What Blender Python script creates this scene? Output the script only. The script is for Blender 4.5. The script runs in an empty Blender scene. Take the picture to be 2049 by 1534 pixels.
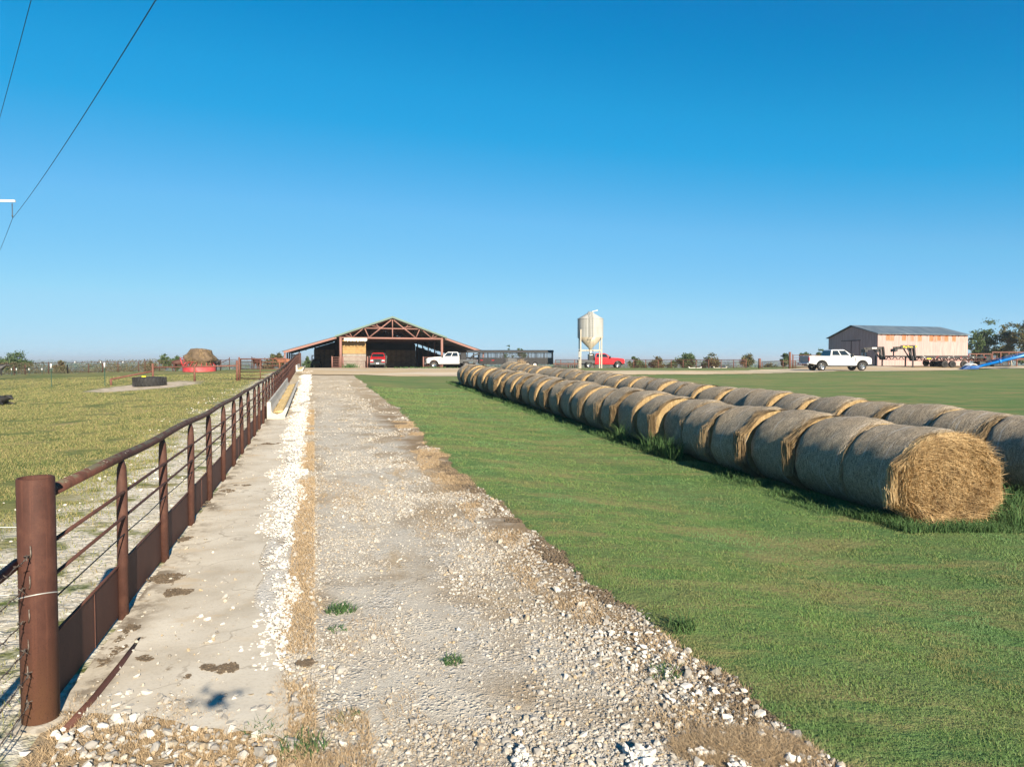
import bpy, bmesh, math, random
import numpy as np
from mathutils import Vector, Matrix
R = math.radians
random.seed(11)
rng = np.random.default_rng(7)
scene = bpy.context.scene
col = scene.collection

# ------------------------------------------------------------------ camera model (2049 x 1534 photograph)
W0, H0, FPX, CAMZ, PITCH = 2049.0, 1534.0, 1400.0, 2.09, R(1.92)
def ray(px, py):
    u = (px - W0/2)/FPX; v = -(py - H0/2)/FPX
    return np.array([u, math.cos(PITCH) + v*math.sin(PITCH), -math.sin(PITCH) + v*math.cos(PITCH)])
def at(px, py, Y):
    d = ray(px, py); t = Y/d[1]
    return Vector((d[0]*t, Y, CAMZ + d[2]*t))
# ------------------------------------------------------------------ terrain
SY = [-80, 0, 10, 15, 23, 32, 40, 50, 60, 75, 95, 110, 130, 200, 400, 9000]
SZ = [-2.09, -2.09, -2.09, -2.04, -1.93, -1.73, -1.53, -1.22, -.98, -.95, -1.12, -1.35, -2.6, -7.5, -14, -14]
def sm(a, b, x): t = np.clip((x-a)/(b-a), 0, 1); return t*t*(3-2*t)
_yy = np.linspace(-80, 220, 1201); _zz = np.interp(_yy, SY, SZ)
_k = np.hanning(33); _k /= _k.sum()
_zz = np.convolve(np.pad(_zz, 16, mode='edge'), _k, mode='valid')
def svalue(x, y): return x + 1.57 + .283*y
def vn2(x, y, seed=0):                                   # smooth value noise, numpy
    x = np.asarray(x, float); y = np.asarray(y, float)
    xi = np.floor(x).astype(np.int64); yi = np.floor(y).astype(np.int64)
    fx = x-xi; fy = y-yi; fx = fx*fx*(3-2*fx); fy = fy*fy*(3-2*fy)
    def h(i, j):
        n = (i*374761393 + j*668265263 + seed*1442695041) & 0x7fffffff
        n = ((n ^ (n >> 13))*1274126177) & 0x7fffffff
        return ((n ^ (n >> 16)) & 0xffff)/65535.0
    a = h(xi, yi); b = h(xi+1, yi); c = h(xi, yi+1); d = h(xi+1, yi+1)
    return (a*(1-fx)+b*fx)*(1-fy) + (c*(1-fx)+d*fx)*fy
def fbm(x, y, seed=0, o=3):
    r = 0; a = .5; t = 0
    for i in range(o):
        r = r + a*vn2(np.asarray(x)*2**i, np.asarray(y)*2**i, seed+i); t += a; a *= .5
    return r/t
def gz(x, y):
    x = np.asarray(x, float); y = np.asarray(y, float)
    b = np.where(y < 200, np.interp(y, _yy, _zz), np.interp(y, SY, SZ)) + CAMZ
    s = svalue(x, y)
    k = np.interp(y, [0, 12, 45, 95, 200], [.0, .004, .033, .021, .01])
    off = -np.minimum(k*np.maximum(0, -s-.6), 1.3)
    off = off - (.17+.09*(1-sm(14, 30, y)))*sm(4.4, 8.0, s)*(1-sm(44, 62, y))
    off = off + .3*sm(30, 42, x)*sm(70, 86, y)*(1-sm(120, 160, y))
    off = off - .13*sm(10, 25, x)*sm(50, 62, y)*(1-sm(70, 84, y))
    near = (1-sm(80, 120, y))
    off = off + near*.05*(fbm(x*.35, y*.35, 5, 2)-.5)*sm(4.2, 5.2, np.abs(s-2)+2.4)
    far = sm(2200, 5200, y)
    off = off + far*(22*fbm(x/1500.0, y/900.0, 9, 3)-2)
    return b + off
def gzf(x, y): return float(gz(x, y))
def G(px, py, lo=1.0, hi=400):                           # pixel -> point on the ground
    d = ray(px, py); t = lo
    while t < hi:
        x, y, z = d[0]*t, d[1]*t, CAMZ + d[2]*t
        if z <= gzf(x, y): break
        t += .02 + t*.002
    return Vector((x, y, gzf(x, y)))

# ------------------------------------------------------------------ materials
class MT:
    def __init__(s, name, rough=.7, metal=0.0, spec=None):
        s.m = bpy.data.materials.new(name); s.m.use_nodes = True; s.nt = s.m.node_tree
        s.b = s.nt.nodes['Principled BSDF']; s.b.inputs['Roughness'].default_value = rough
        s.b.inputs['Metallic'].default_value = metal
        if spec is not None: s.b.inputs['Specular IOR Level'].default_value = spec
    def n(s, t, ins=None, **pr):
        nd = s.nt.nodes.new(t)
        for k, v in pr.items(): setattr(nd, k, v)
        for k, v in (ins or {}).items(): s.put(nd.inputs[k], v)
        return nd
    def put(s, sock, v):
        if isinstance(v, bpy.types.NodeSocket): s.nt.links.new(v, sock)
        elif isinstance(v, (tuple, list)) and len(v) == 3 and sock.type == 'RGBA': sock.default_value = (*v, 1)
        else: sock.default_value = v
    def pos(s): return s.n('ShaderNodeNewGeometry').outputs['Position']
    def obj(s): return s.n('ShaderNodeTexCoord').outputs['Object']
    def isl(s): return s.n('ShaderNodeNewGeometry').outputs['Random Per Island']
    def scale(s, v, sc): return s.n('ShaderNodeMapping', {'Vector': v, 'Scale': sc}).outputs[0]
    def noise(s, v, sc, det=4, ro=.55, dist=0):
        return s.n('ShaderNodeTexNoise', {'Vector': v, 'Scale': sc, 'Detail': det, 'Roughness': ro, 'Distortion': dist}).outputs[0]
    def vor(s, v, sc, out='Distance', feature='F1', rnd=1.0):
        nd = s.n('ShaderNodeTexVoronoi', {'Vector': v, 'Scale': sc}, feature=feature); nd.inputs['Randomness'].default_value = rnd
        return nd.outputs[out]
    def ramp(s, f, st, mode='LINEAR'):
        nd = s.n('ShaderNodeValToRGB', {'Fac': f}); cr = nd.color_ramp; cr.interpolation = mode
        while len(cr.elements) < len(st): cr.elements.new(.5)
        for e, (p, c) in zip(cr.elements, st):
            e.position = p; e.color = (*c, 1) if isinstance(c, tuple) else (c, c, c, 1)
        return nd.outputs[0]
    def mix(s, f, a, b, mode='MIX'):
        nd = s.n('ShaderNodeMix', data_type='RGBA', blend_type=mode)
        s.put(nd.inputs[0], f); s.put(nd.inputs[6], a); s.put(nd.inputs[7], b); return nd.outputs[2]
    def math(s, op, a, b=0.0, clamp=False):
        nd = s.n('ShaderNodeMath', operation=op, use_clamp=clamp); s.put(nd.inputs[0], a); s.put(nd.inputs[1], b); return nd.outputs[0]
    def mr(s, v, a, b, c=0.0, d=1.0):
        nd = s.n('ShaderNodeMapRange', {'Value': v, 'From Min': a, 'From Max': b, 'To Min': c, 'To Max': d}, interpolation_type='SMOOTHSTEP'); return nd.outputs[0]
    def xyz(s, v): return s.n('ShaderNodeSeparateXYZ', {'Vector': v}).outputs
    def dot(s, v, w): 
        nd = s.n('ShaderNodeVectorMath', {0: v, 1: w}, operation='DOT_PRODUCT'); return nd.outputs['Value']
    def bump(s, h, st=.4, dist=.02, nrm=None):
        nd = s.n('ShaderNodeBump', {'Height': h, 'Strength': st, 'Distance': dist})
        if nrm is not None: s.put(nd.inputs['Normal'], nrm)
        return nd.outputs[0]
    def done(s, color=None, normal=None, rough=None):
        if color is not None: s.put(s.b.inputs['Base Color'], color)
        if normal is not None: s.put(s.b.inputs['Normal'], normal)
        if rough is not None: s.put(s.b.inputs['Roughness'], rough)
        return s.m

def paint(name, c, rough=.5, metal=0, var=.25, sc=3.0, c2=None, bump=0, bsc=60, spec=None, world=False):
    t = MT(name, rough, metal, spec); v = t.pos() if world else t.obj()
    f = t.noise(v, sc, 5, .6)
    c2 = c2 or tuple(x*(1-var) for x in c)
    cc = t.mix(t.mr(f, .35, .65), c, c2)
    nm = t.bump(t.noise(v, bsc, 3), bump, .01) if bump else None
    return t.done(cc, nm)
M = {}
def rust(name, a, b, c, sc=9):
    t = MT(name, .72, 0, .3); v = t.pos()
    f = t.noise(v, sc, 6, .65); f2 = t.noise(v, 60, 4, .7); st = t.noise(t.scale(v, (30, 30, 1.2)), 1.0, 3)
    cc = t.ramp(f, [(.25, a), (.5, b), (.75, c)])
    cc = t.mix(t.math('MULTIPLY', t.mr(f2, .5, .75), .55), cc, tuple(x*.45 for x in a))
    cc = t.mix(t.math('MULTIPLY', t.mr(st, .5, .75), .35), cc, c)
    return t.done(cc, t.bump(f2, .25, .004))
M['rust'] = rust('rusty_pipe', (.045, .02, .015), (.066, .029, .022), (.095, .044, .03))
M['rustdark'] = rust('rusty_sheet', (.062, .027, .02), (.08, .034, .025), (.1, .043, .03), 4)
M['rustred'] = rust('red_oxide_pipe', (.1, .04, .03), (.13, .055, .04), (.17, .075, .055))
M['pinkpipe'] = rust('faded_red_pipe', (.19, .1, .085), (.23, .12, .1), (.27, .145, .125))
def endpost():
    t = MT('rusty_post', .75, 0, .25); v = t.pos()
    f = t.noise(v, 7, 6, .65); f2 = t.noise(v, 130, 3, .7); z = t.xyz(v)[2]
    st = t.noise(t.scale(v, (40, 40, 1.5)), 1.0, 4, .6)
    cc = t.ramp(f, [(.28, (.038, .016, .012)), (.5, (.056, .023, .017)), (.72, (.082, .036, .025))])
    low = t.mr(t.math('ADD', z, t.math('MULTIPLY', f, .5)), .85, .15)
    cc = t.mix(t.math('MULTIPLY', low, .75), cc, (.13, .062, .033))
    cc = t.mix(t.math('MULTIPLY', t.mr(st, .5, .72), .45), cc, (.11, .045, .03))
    cc = t.mix(t.math('MULTIPLY', t.mr(f2, .52, .7), .6), cc, (.035, .015, .012))
    return t.done(cc, t.bump(f2, .35, .004))
M['post'] = endpost()
def toprail():
    t = MT('flaking_rail', .75, 0, .25); v = t.pos()
    f = t.noise(v, 9, 5, .6); f2 = t.noise(v, 34, 5, .7)
    cc = t.ramp(f, [(.3, (.05, .024, .018)), (.6, (.1, .04, .03))])
    nz = t.xyz(t.n('ShaderNodeNewGeometry').outputs['Normal'])[2]
    up = t.mr(nz, .2, .8)
    cc = t.mix(t.math('MULTIPLY', up, t.mr(f, .42, .58)), cc, (.085, .08, .055))      # lichen on top
    cc = t.mix(t.math('MULTIPLY', t.mr(nz, -.1, .6), t.mr(f2, .63, .68)), cc, (.5, .47, .38))   # droppings
    return t.done(cc, t.bump(f2, .4, .006))
M['rail'] = toprail()
M['black'] = paint('black_paint', (.012, .012, .014), .4, 0, .4)
M['blackm'] = paint('black_matt', (.016, .016, .018), .7, 0, .4)
M['gunmetal'] = paint('grey_paint', (.045, .05, .055), .5, 0, .3)
M['rubber'] = paint('rubber', (.02, .02, .021), .8, 0, .35, 8)
M['white'] = paint('white_paint', (.5, .51, .52), .25, 0, .04)
M['whitem'] = paint('white_matt', (.7, .69, .66), .7, 0, .15)
M['cream'] = paint('cream_steel', (.3, .265, .2), .45, 0, .16, 1.2)
M['creampost'] = paint('cream_post', (.4, .36, .29), .6, 0, .2)
M['red'] = paint('red_paint', (.5, .012, .018), .25, 0, .15)
M['redfade'] = paint('faded_red', (.42, .02, .03), .5, 0, .3, 2, c2=(.4, .07, .07))
M['chrome'] = paint('chrome', (.6, .6, .62), .22, 1.0, .2)
M['glass'] = paint('dark_glass', (.012, .016, .02), .06, 0, .1, spec=.8)
M['lampw'] = paint('lamp_lens', (.75, .75, .75), .15, 0, .1)
M['lampr'] = paint('red_lens', (.45, .01, .015), .2, 0, .1)
M['greytail'] = paint('grey_tailgate', (.22, .24, .27), .35, .3, .15)
M['blue'] = paint('blue_paint', (.0, .16, .55), .35, 0, .15)
M['bluedark'] = paint('dark_blue_paint', (.005, .05, .19), .4, 0, .2)
M['yellow'] = paint('yellow_paint', (.75, .6, .02), .5, 0, .1)
M['greenpaint'] = paint('green_post_paint', (.02, .07, .05), .6, 0, .2)
M['wire'] = paint('dark_wire', (.02, .022, .025), .6, .5, .2)
M['galv'] = paint('galvanised', (.16, .155, .14), .6, .2, .25)
M['silver'] = paint('silver_wire', (.5, .5, .48), .5, .4, .2)
M['barb'] = paint('barbed_rust', (.06, .035, .025), .7, .3, .4, 40, c2=(.16, .14, .12))
M['wood'] = paint('weathered_wood', (.2, .17, .13), .85, 0, .4, 6, bump=.3)
M['bark'] = paint('bark', (.11, .09, .07), .9, 0, .4, 6, bump=.4)
M['barkpale'] = paint('pale_bark', (.3, .27, .23), .9, 0, .35, 6, bump=.3)
M['concrete'] = paint('bunk_concrete', (.42, .4, .36), .85, 0, .22, 3, bump=.15, bsc=50)
M['roofgreen'] = paint('green_roof', (.06, .12, .095), .45, 0, .2, .6)
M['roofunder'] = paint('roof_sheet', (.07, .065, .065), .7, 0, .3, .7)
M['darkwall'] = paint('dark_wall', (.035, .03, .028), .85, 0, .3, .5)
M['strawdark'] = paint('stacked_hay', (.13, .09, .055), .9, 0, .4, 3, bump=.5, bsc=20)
M['cowred'] = paint('red_brown_hide', (.075, .024, .015), .7, 0, .35, 3)
M['cowblack'] = paint('black_hide', (.012, .011, .011), .6, 0, .35, 3)
M['cowtan'] = paint('orange_hide', (.22, .08, .035), .7, 0, .3, 3)
def strandmat(name, cols, rough=.8, patches=()):
    t = MT(name, rough, 0, .25); i = t.isl()
    n = len(cols); c = t.ramp(i, [((k+.0)/(n-1), c) for k, c in enumerate(cols)])
    for sc, lo, hi, amt, pc in patches:
        c = t.mix(t.math('MULTIPLY', t.mr(t.noise(t.scale(t.pos(), (1, .6, 1)), sc, 4, .65), lo, hi), amt), c, pc)
    return t.done(c)
M['haystrand'] = strandmat('hay_strands', [(.26, .17, .08), (.52, .37, .19), (.4, .27, .13), (.62, .46, .25), (.48, .34, .18), (.33, .22, .11)], .8, ((3.5, .5, .66, .65, (.2, .125, .06)), (9.0, .54, .66, .5, (.62, .48, .28))))
M['fringe'] = strandmat('bale_fringe', [(.13, .085, .045), (.28, .2, .11), (.2, .14, .075), (.35, .26, .15), (.25, .18, .1), (.16, .11, .06)])
M['drystrand'] = strandmat('dry_grass', [(.22, .155, .09), (.36, .27, .165), (.28, .2, .12), (.44, .34, .22), (.25, .18, .105)])
M['weedstrand'] = strandmat('tall_grass', [(.025, .06, .018), (.045, .1, .028), (.035, .08, .026), (.08, .13, .045), (.04, .09, .03)])
M['lawnstrand'] = strandmat('lawn_blades', [(.066, .135, .034), (.115, .195, .05), (.085, .16, .046), (.165, .195, .062), (.09, .17, .064), (.18, .17, .075)], .8, ((.45, .48, .62, .55, (.08, .18, .075)), (1.1, .52, .66, .6, (.19, .155, .07)), (3.0, .55, .68, .5, (.035, .06, .02))))
M['pasturestrand'] = strandmat('pasture_blades', [(.095, .12, .037), (.19, .18, .07), (.125, .142, .046), (.265, .21, .1), (.085, .122, .041), (.21, .17, .079)])
M['stone'] = strandmat('limestone_gravel', [(.17, .155, .135), (.34, .32, .285), (.23, .218, .2), (.42, .398, .355), (.27, .24, .19), (.2, .192, .185), (.33, .255, .16), (.3, .284, .26), (.48, .455, .41), (.25, .238, .22), (.36, .342, .31)], .85)
M['stonew'] = strandmat('white_limestone', [(.38, .36, .33), (.56, .54, .5), (.44, .42, .385), (.62, .6, .56), (.5, .46, .4)], .85)
M['mud'] = strandmat('dung_crumbs', [(.07, .055, .04), (.12, .09, .06), (.09, .07, .05), (.15, .115, .08)], .95)
def leafmat(name, cols):
    t = MT(name, .6, 0, .3); i = t.isl(); n = len(cols)
    f = t.noise(t.obj(), .6, 2)
    c = t.ramp(i, [((k+.0)/(n-1), c) for k, c in enumerate(cols)])
    c = t.mix(t.mr(f, .35, .65), c, tuple(x*.8 for x in cols[1]))
    return t.done(c)
M['leaf'] = leafmat('oak_leaves', [(.025, .05, .018), (.05, .085, .025), (.035, .065, .022), (.075, .1, .035), (.045, .075, .03)])
M['leafbr'] = leafmat('browning_leaves', [(.03, .05, .02), (.07, .08, .03), (.12, .075, .03), (.05, .07, .028), (.16, .09, .04)])
M['leafsh'] = leafmat('shrub_leaves', [(.04, .06, .025), (.09, .08, .04), (.06, .075, .035), (.13, .09, .05), (.08, .09, .04)])

# ------------------------------------------------------------------ mesh tools
class MB:
    def __init__(s): s.v = []; s.f = []; s.sm = []
    def add(s, vs, fs, smooth=False):
        o = len(s.v); s.v += [tuple(v) for v in vs]
        for f in fs: s.f.append(tuple(i+o for i in f)); s.sm.append(smooth)
        return s
    def box(s, c, size, rz=0.0, ry=0.0):
        hx, hy, hz = size[0]/2, size[1]/2, size[2]/2
        m = Matrix.Rotation(rz, 3, 'Z') @ Matrix.Rotation(ry, 3, 'Y')
        vs = [Vector(c) + m @ Vector((x, y, z)) for x in (-hx, hx) for y in (-hy, hy) for z in (-hz, hz)]
        return s.add(vs, [(0, 1, 3, 2), (4, 6, 7, 5), (0, 4, 5, 1), (2, 3, 7, 6), (0, 2, 6, 4), (1, 5, 7, 3)])
    def beam(s, a, b, w, h=None):                        # square bar a -> b
        h = h or w; a = Vector(a); b = Vector(b); d = (b-a).normalized()
        up = Vector((0, 0, 1)) if abs(d.z) < .95 else Vector((0, 1, 0))
        x = d.cross(up).normalized(); y = x.cross(d).normalized()
        vs = [p + x*sx*w/2 + y*sy*h/2 for p in (a, b) for sx, sy in ((-1, -1), (1, -1), (1, 1), (-1, 1))]
        return s.add(vs, [(3, 2, 1, 0), (4, 5, 6, 7), (0, 1, 5, 4), (1, 2, 6, 5), (2, 3, 7, 6), (3, 0, 4, 7)])
    def tube(s, pts, r, n=8, caps=True, closed=False):
        pts = [Vector(p) for p in pts]; k = len(pts); rr = r if isinstance(r, (list, tuple)) else [r]*k
        vs = []; px = None
        for i, p in enumerate(pts):
            if closed: d = (pts[(i+1) % k] - pts[i-1])
            else: d = pts[min(i+1, k-1)] - pts[max(i-1, 0)]
            d = d.normalized()
            if px is None:
                a = Vector((0, 0, 1)) if abs(d.z) < .9 else Vector((1, 0, 0)); px = d.cross(a).normalized()
            else:
                px = (px - d*px.dot(d)).normalized()
            py = d.cross(px)
            for j in range(n):
                t = 2*math.pi*j/n; vs.append(p + (px*math.cos(t) + py*math.sin(t))*rr[i])
        fs = []
        for i in range(k if closed else k-1):
            i2 = (i+1) % k
            for j in range(n): fs.append((i*n+j, i*n+(j+1) % n, i2*n+(j+1) % n, i2*n+j))
        s.add(vs, fs, True)
        if caps and not closed:
            o = len(s.v)-len(vs)
            s.f.append(tuple(o+j for j in reversed(range(n)))); s.sm.append(False)
            s.f.append(tuple(o+(k-1)*n+j for j in range(n))); s.sm.append(False)
        return s
    def lathe(s, prof, n=24, c=(0, 0, 0), axis='z', smooth=True, arc=None):
        vs = []; k = len(prof)
        for j in range(n):
            t = 2*math.pi*j/n
            for r, h in prof:
                if axis == 'z': p = (r*math.cos(t), r*math.sin(t), h)
                else: p = (r*math.cos(t), h, r*math.sin(t))
                vs.append((c[0]+p[0], c[1]+p[1], c[2]+p[2]))
        fs = []
        for j in range(n):
            j2 = (j+1) % n
            for i in range(k-1):
                q = (j*k+i, j2*k+i, j2*k+i+1, j*k+i+1)
                fs.append(q if axis == 'z' else q[::-1])
        return s.add(vs, fs, smooth)
    def prism(s, poly, a, b, plane='xz'):                # polygon in a plane extruded along the third axis
        n = len(poly)
        def P(p, t): return {'xz': (p[0], t, p[1]), 'xy': (p[0], p[1], t), 'yz': (t, p[0], p[1])}[plane]
        vs = [P(p, a) for p in poly] + [P(p, b) for p in poly]
        fs = [tuple(range(n)), tuple(reversed(range(n, 2*n)))] + [(i, i+n, (i+1) % n + n, (i+1) % n) for i in range(n)]
        return s.add(vs, fs)
    def quad(s, a, b, c, d): return s.add([a, b, c, d], [(0, 1, 2, 3)])
    def loft(s, rings, caps=True, smooth=False):
        n = len(rings[0]); vs = [p for r in rings for p in r]; fs = []
        for i in range(len(rings)-1):
            for j in range(n): fs.append((i*n+j, i*n+(j+1) % n, (i+1)*n+(j+1) % n, (i+1)*n+j))
        if caps: fs += [tuple(reversed(range(n))), tuple((len(rings)-1)*n+j for j in range(n))]
        return s.add(vs, fs, smooth)
    def build(s, name, mat, parent=None, world=False, bevel=0, fix=True):
        vs = s.v
        if world and parent is not None:
            o = parent.location; vs = [(v[0]-o.x, v[1]-o.y, v[2]-o.z) for v in vs]
        me = bpy.data.meshes.new(name); me.from_pydata([tuple(v) for v in vs], [], s.f)
        me.polygons.foreach_set('use_smooth', s.sm); me.materials.append(M[mat] if isinstance(mat, str) else mat)
        if fix:
            bm = bmesh.new(); bm.from_mesh(me); bmesh.ops.recalc_face_normals(bm, faces=bm.faces); bm.to_mesh(me); bm.free()
        me.update()
        o = bpy.data.objects.new(name, me); col.objects.link(o)
        if parent is not None: o.parent = parent
        if bevel:
            md = o.modifiers.new('bevel', 'BEVEL'); md.width = bevel; md.segments = 2; md.limit_method = 'ANGLE'; md.angle_limit = R(40)
        return o
def bulk(name, V, F, mat, parent=None, smooth=False):
    V = np.asarray(V, np.float32); F = np.asarray(F, np.int32)
    me = bpy.data.meshes.new(name); k = F.shape[1]
    me.vertices.add(len(V)); me.vertices.foreach_set('co', V.ravel())
    me.loops.add(F.size); me.loops.foreach_set('vertex_index', F.ravel())
    me.polygons.add(len(F)); me.polygons.foreach_set('loop_start', np.arange(0, F.size, k, dtype=np.int32))
    try: me.polygons.foreach_set('loop_total', np.full(len(F), k, np.int32))
    except Exception: pass
    me.polygons.foreach_set('use_smooth', np.full(len(F), smooth))
    me.update(calc_edges=True); me.validate()
    me.materials.append(M[mat] if isinstance(mat, str) else mat)
    o = bpy.data.objects.new(name, me); col.objects.link(o)
    if parent is not None: o.parent = parent
    return o
def tag(o, label, cat, group=None):
    o['label'] = label; o['category'] = cat
    if group: o['group'] = group
    return o
def thing(name, label, cat, loc=(0, 0, 0), rz=0.0, group=None):
    o = bpy.data.objects.new(name, None); col.objects.link(o); o.empty_display_size = .3
    o.location = loc; o.rotation_euler = (0, 0, rz); return tag(o, label, cat, group)
def struct(o): o['kind'] = 'structure'; return o
def stuff(o, label, cat): o['kind'] = 'stuff'; return tag(o, label, cat)
def copy_tree(o, parent=None):
    c = o.copy(); col.objects.link(c)
    if parent is not None: c.parent = parent
    for ch in list(o.children): copy_tree(ch, c)
    return c
def blades(P, h, w, lean=.35, seg=1):
    """Grass blades as thin triangles (seg=1) or bent two-piece strips (seg=2)."""
    n = len(P); h = np.broadcast_to(h, n); w = np.broadcast_to(w, n)
    a = rng.uniform(0, 2*np.pi, n); t = rng.uniform(0, 2*np.pi, n)
    sd = np.stack([np.cos(a), np.sin(a), np.zeros(n)], 1)*(w/2)[:, None]
    le = rng.uniform(.1, 1, n)*lean*h
    d = np.stack([np.cos(t)*le, np.sin(t)*le, h], 1)
    if seg == 1:
        V = np.stack([P-sd, P+sd, P+d], 1).reshape(-1, 3)
        return V, np.arange(3*n).reshape(-1, 3)
    mid = P + d*np.array([.35, .35, .62]); tip = P + d*np.array([1.25, 1.25, .95])
    V = np.stack([P-sd, P+sd, mid-sd*.7, mid+sd*.7, tip], 1).reshape(-1, 3)
    b = np.arange(n)[:, None]*5
    F = np.concatenate([b+np.array([[0, 1, 3]]), b+np.array([[0, 3, 2]]), b+np.array([[2, 3, 4]])])
    return V, F
_ico = None
def stones(P, r, flat=.65):
    """Angular pebbles: distorted icosahedra, half sunk."""
    g = (1+5**.5)/2
    T = np.array([(-1, g, 0), (1, g, 0), (-1, -g, 0), (1, -g, 0), (0, -1, g), (0, 1, g), (0, -1, -g), (0, 1, -g), (g, 0, -1), (g, 0, 1), (-g, 0, -1), (-g, 0, 1)])/1.9
    F0 = np.array([(0, 11, 5), (0, 5, 1), (0, 1, 7), (0, 7, 10), (0, 10, 11), (1, 5, 9), (5, 11, 4), (11, 10, 2), (10, 7, 6), (7, 1, 8), (3, 9, 4), (3, 4, 2), (3, 2, 6), (3, 6, 8), (3, 8, 9), (4, 9, 5), (2, 4, 11), (6, 2, 10), (8, 6, 7), (9, 8, 1)])
    n = len(P); V = np.repeat(T[None], n, 0) + rng.normal(0, .16, (n, 12, 3))
    sc = np.stack([rng.uniform(.8, 1.35, n), rng.uniform(.65, 1.0, n), rng.uniform(.5, .9, n)*flat/.65], 1)
    V = V*sc[:, None]
    a = rng.uniform(0, 2*np.pi, n); c, s_ = np.cos(a)[:, None], np.sin(a)[:, None]
    tl = rng.normal(0, .25, n)[:, None]
    z = V[:, :, 2] + V[:, :, 0]*tl
    x = V[:, :, 0]*c - V[:, :, 1]*s_; y = V[:, :, 0]*s_ + V[:, :, 1]*c
    V = np.stack([x, y, z], 2)*np.asarray(r)[:, None, None] + P[:, None]
    V[:, :, 2] += (np.asarray(r)*.25)[:, None]
    F = (np.arange(n)[:, None, None]*12 + F0[None]).reshape(-1, 3)
    return V.reshape(-1, 3), F
SUN_E, SKY_E, EXPO, SKY_AIR, SKY_DUST, SKY_OZ, HAZE = 5.0, .1, 1.33, 1.0, .0, 6.0, 3e-4
SKY_CURVE = [[(0, 0), (.072, .0), (.105, .02), (.16, .15), (.35, .345), (.65, .47), (1, .62)], [(0, 0), (.145, .225), (.2, .34), (.355, .53), (.62, .7), (.87, .76), (1, .8)], [(0, 0), (.33, .57), (.46, .74), (.7, .91), (.93, .955), (1, .96)]]
# ------------------------------------------------------------------ ground
def geo(a, b, s0, g):
    r = [a]; s = s0
    while r[-1] < b: r.append(r[-1]+s); s *= g
    return r
def grid_mesh(name, X, Y, zf, mat, keep=None):
    X = np.asarray(X); Y = np.asarray(Y)
    if X.ndim == 1: XX, YY = np.meshgrid(X, Y)
    else: XX, YY = X, Y
    ny, nx = XX.shape; Z = zf(XX, YY)
    V = np.stack([XX, YY, Z], 2).reshape(-1, 3)
    i = np.arange(ny-1)[:, None]*nx + np.arange(nx-1)[None]
    F = np.stack([i, i+1, i+1+nx, i+nx], 2).reshape(-1, 4)
    if keep is not None:
        c = V[F].mean(1); k = keep(c[:, 0], c[:, 1]); F = F[k]
        u, inv = np.unique(F, return_inverse=True); V = V[u]; F = inv.reshape(-1, 4)
    return struct(bulk(name, V, F, mat, smooth=True))

def pasture_mat():
    t = MT('pasture_grass', .95, 0, .1); v = t.pos(); p = t.xyz(v)
    big = t.noise(v, .12, 4); mid = t.noise(v, .9, 5, .6); fine = t.noise(v, 9, 4, .7)
    c = t.ramp(t.math('ADD', t.math('MULTIPLY', mid, .6), t.math('MULTIPLY', big, .4)), [(.36, (.07, .112, .032)), (.5, (.15, .158, .056)), (.63, (.26, .21, .1))])
    c = t.mix(t.math('MULTIPLY', t.mr(fine, .5, .72), .5), c, (.07, .075, .028))
    s = t.math('ADD', t.math('ADD', p[0], t.math('MULTIPLY', p[1], .283)), 1.57)
    wob = t.math('ADD', s, t.math('MULTIPLY', t.math('SUBTRACT', t.noise(v, .55, 4), .5), 2.6))
    strip = t.math('MULTIPLY', t.mr(wob, -2.9, -1.7), t.mr(s, .6, .2))
    strip = t.math('MULTIPLY', strip, t.mr(t.noise(v, 1.6, 5, .65), .36, .52))
    strip = t.math('MULTIPLY', strip, t.mr(p[1], 66, 58))
    grv = t.ramp(t.vor(v, 26, 'Color'), [(0, (.36, .32, .25)), (.5, (.5, .46, .38)), (1, (.62, .59, .52))])
    c = t.mix(strip, c, grv)
    d = t.n('ShaderNodeVectorMath', {0: t.scale(v, (1, .55, 0)), 1: (-23.0, 44.2*.55, 0)}, operation='DISTANCE').outputs['Value']
    d = t.math('ADD', d, t.math('MULTIPLY', t.math('SUBTRACT', t.noise(v, .8, 4), .5), 2.6))
    c = t.mix(t.math('MULTIPLY', t.mr(d, 3.0, 2.0), t.mr(t.noise(v, 2.2, 4), .25, .5)), c, t.ramp(fine, [(.3, (.38, .31, .24)), (.7, (.5, .43, .35))]))
    far = t.mr(p[1], 180, 420)
    c = t.mix(far, c, t.ramp(t.noise(v, .006, 4, .6), [(.38, (.04, .055, .025)), (.52, (.09, .1, .045)), (.62, (.2, .18, .1))]))
    b = t.bump(t.math('ADD', fine, t.math('MULTIPLY', mid, 2.0)), .8, .06)
    return t.done(c, b)
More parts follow.
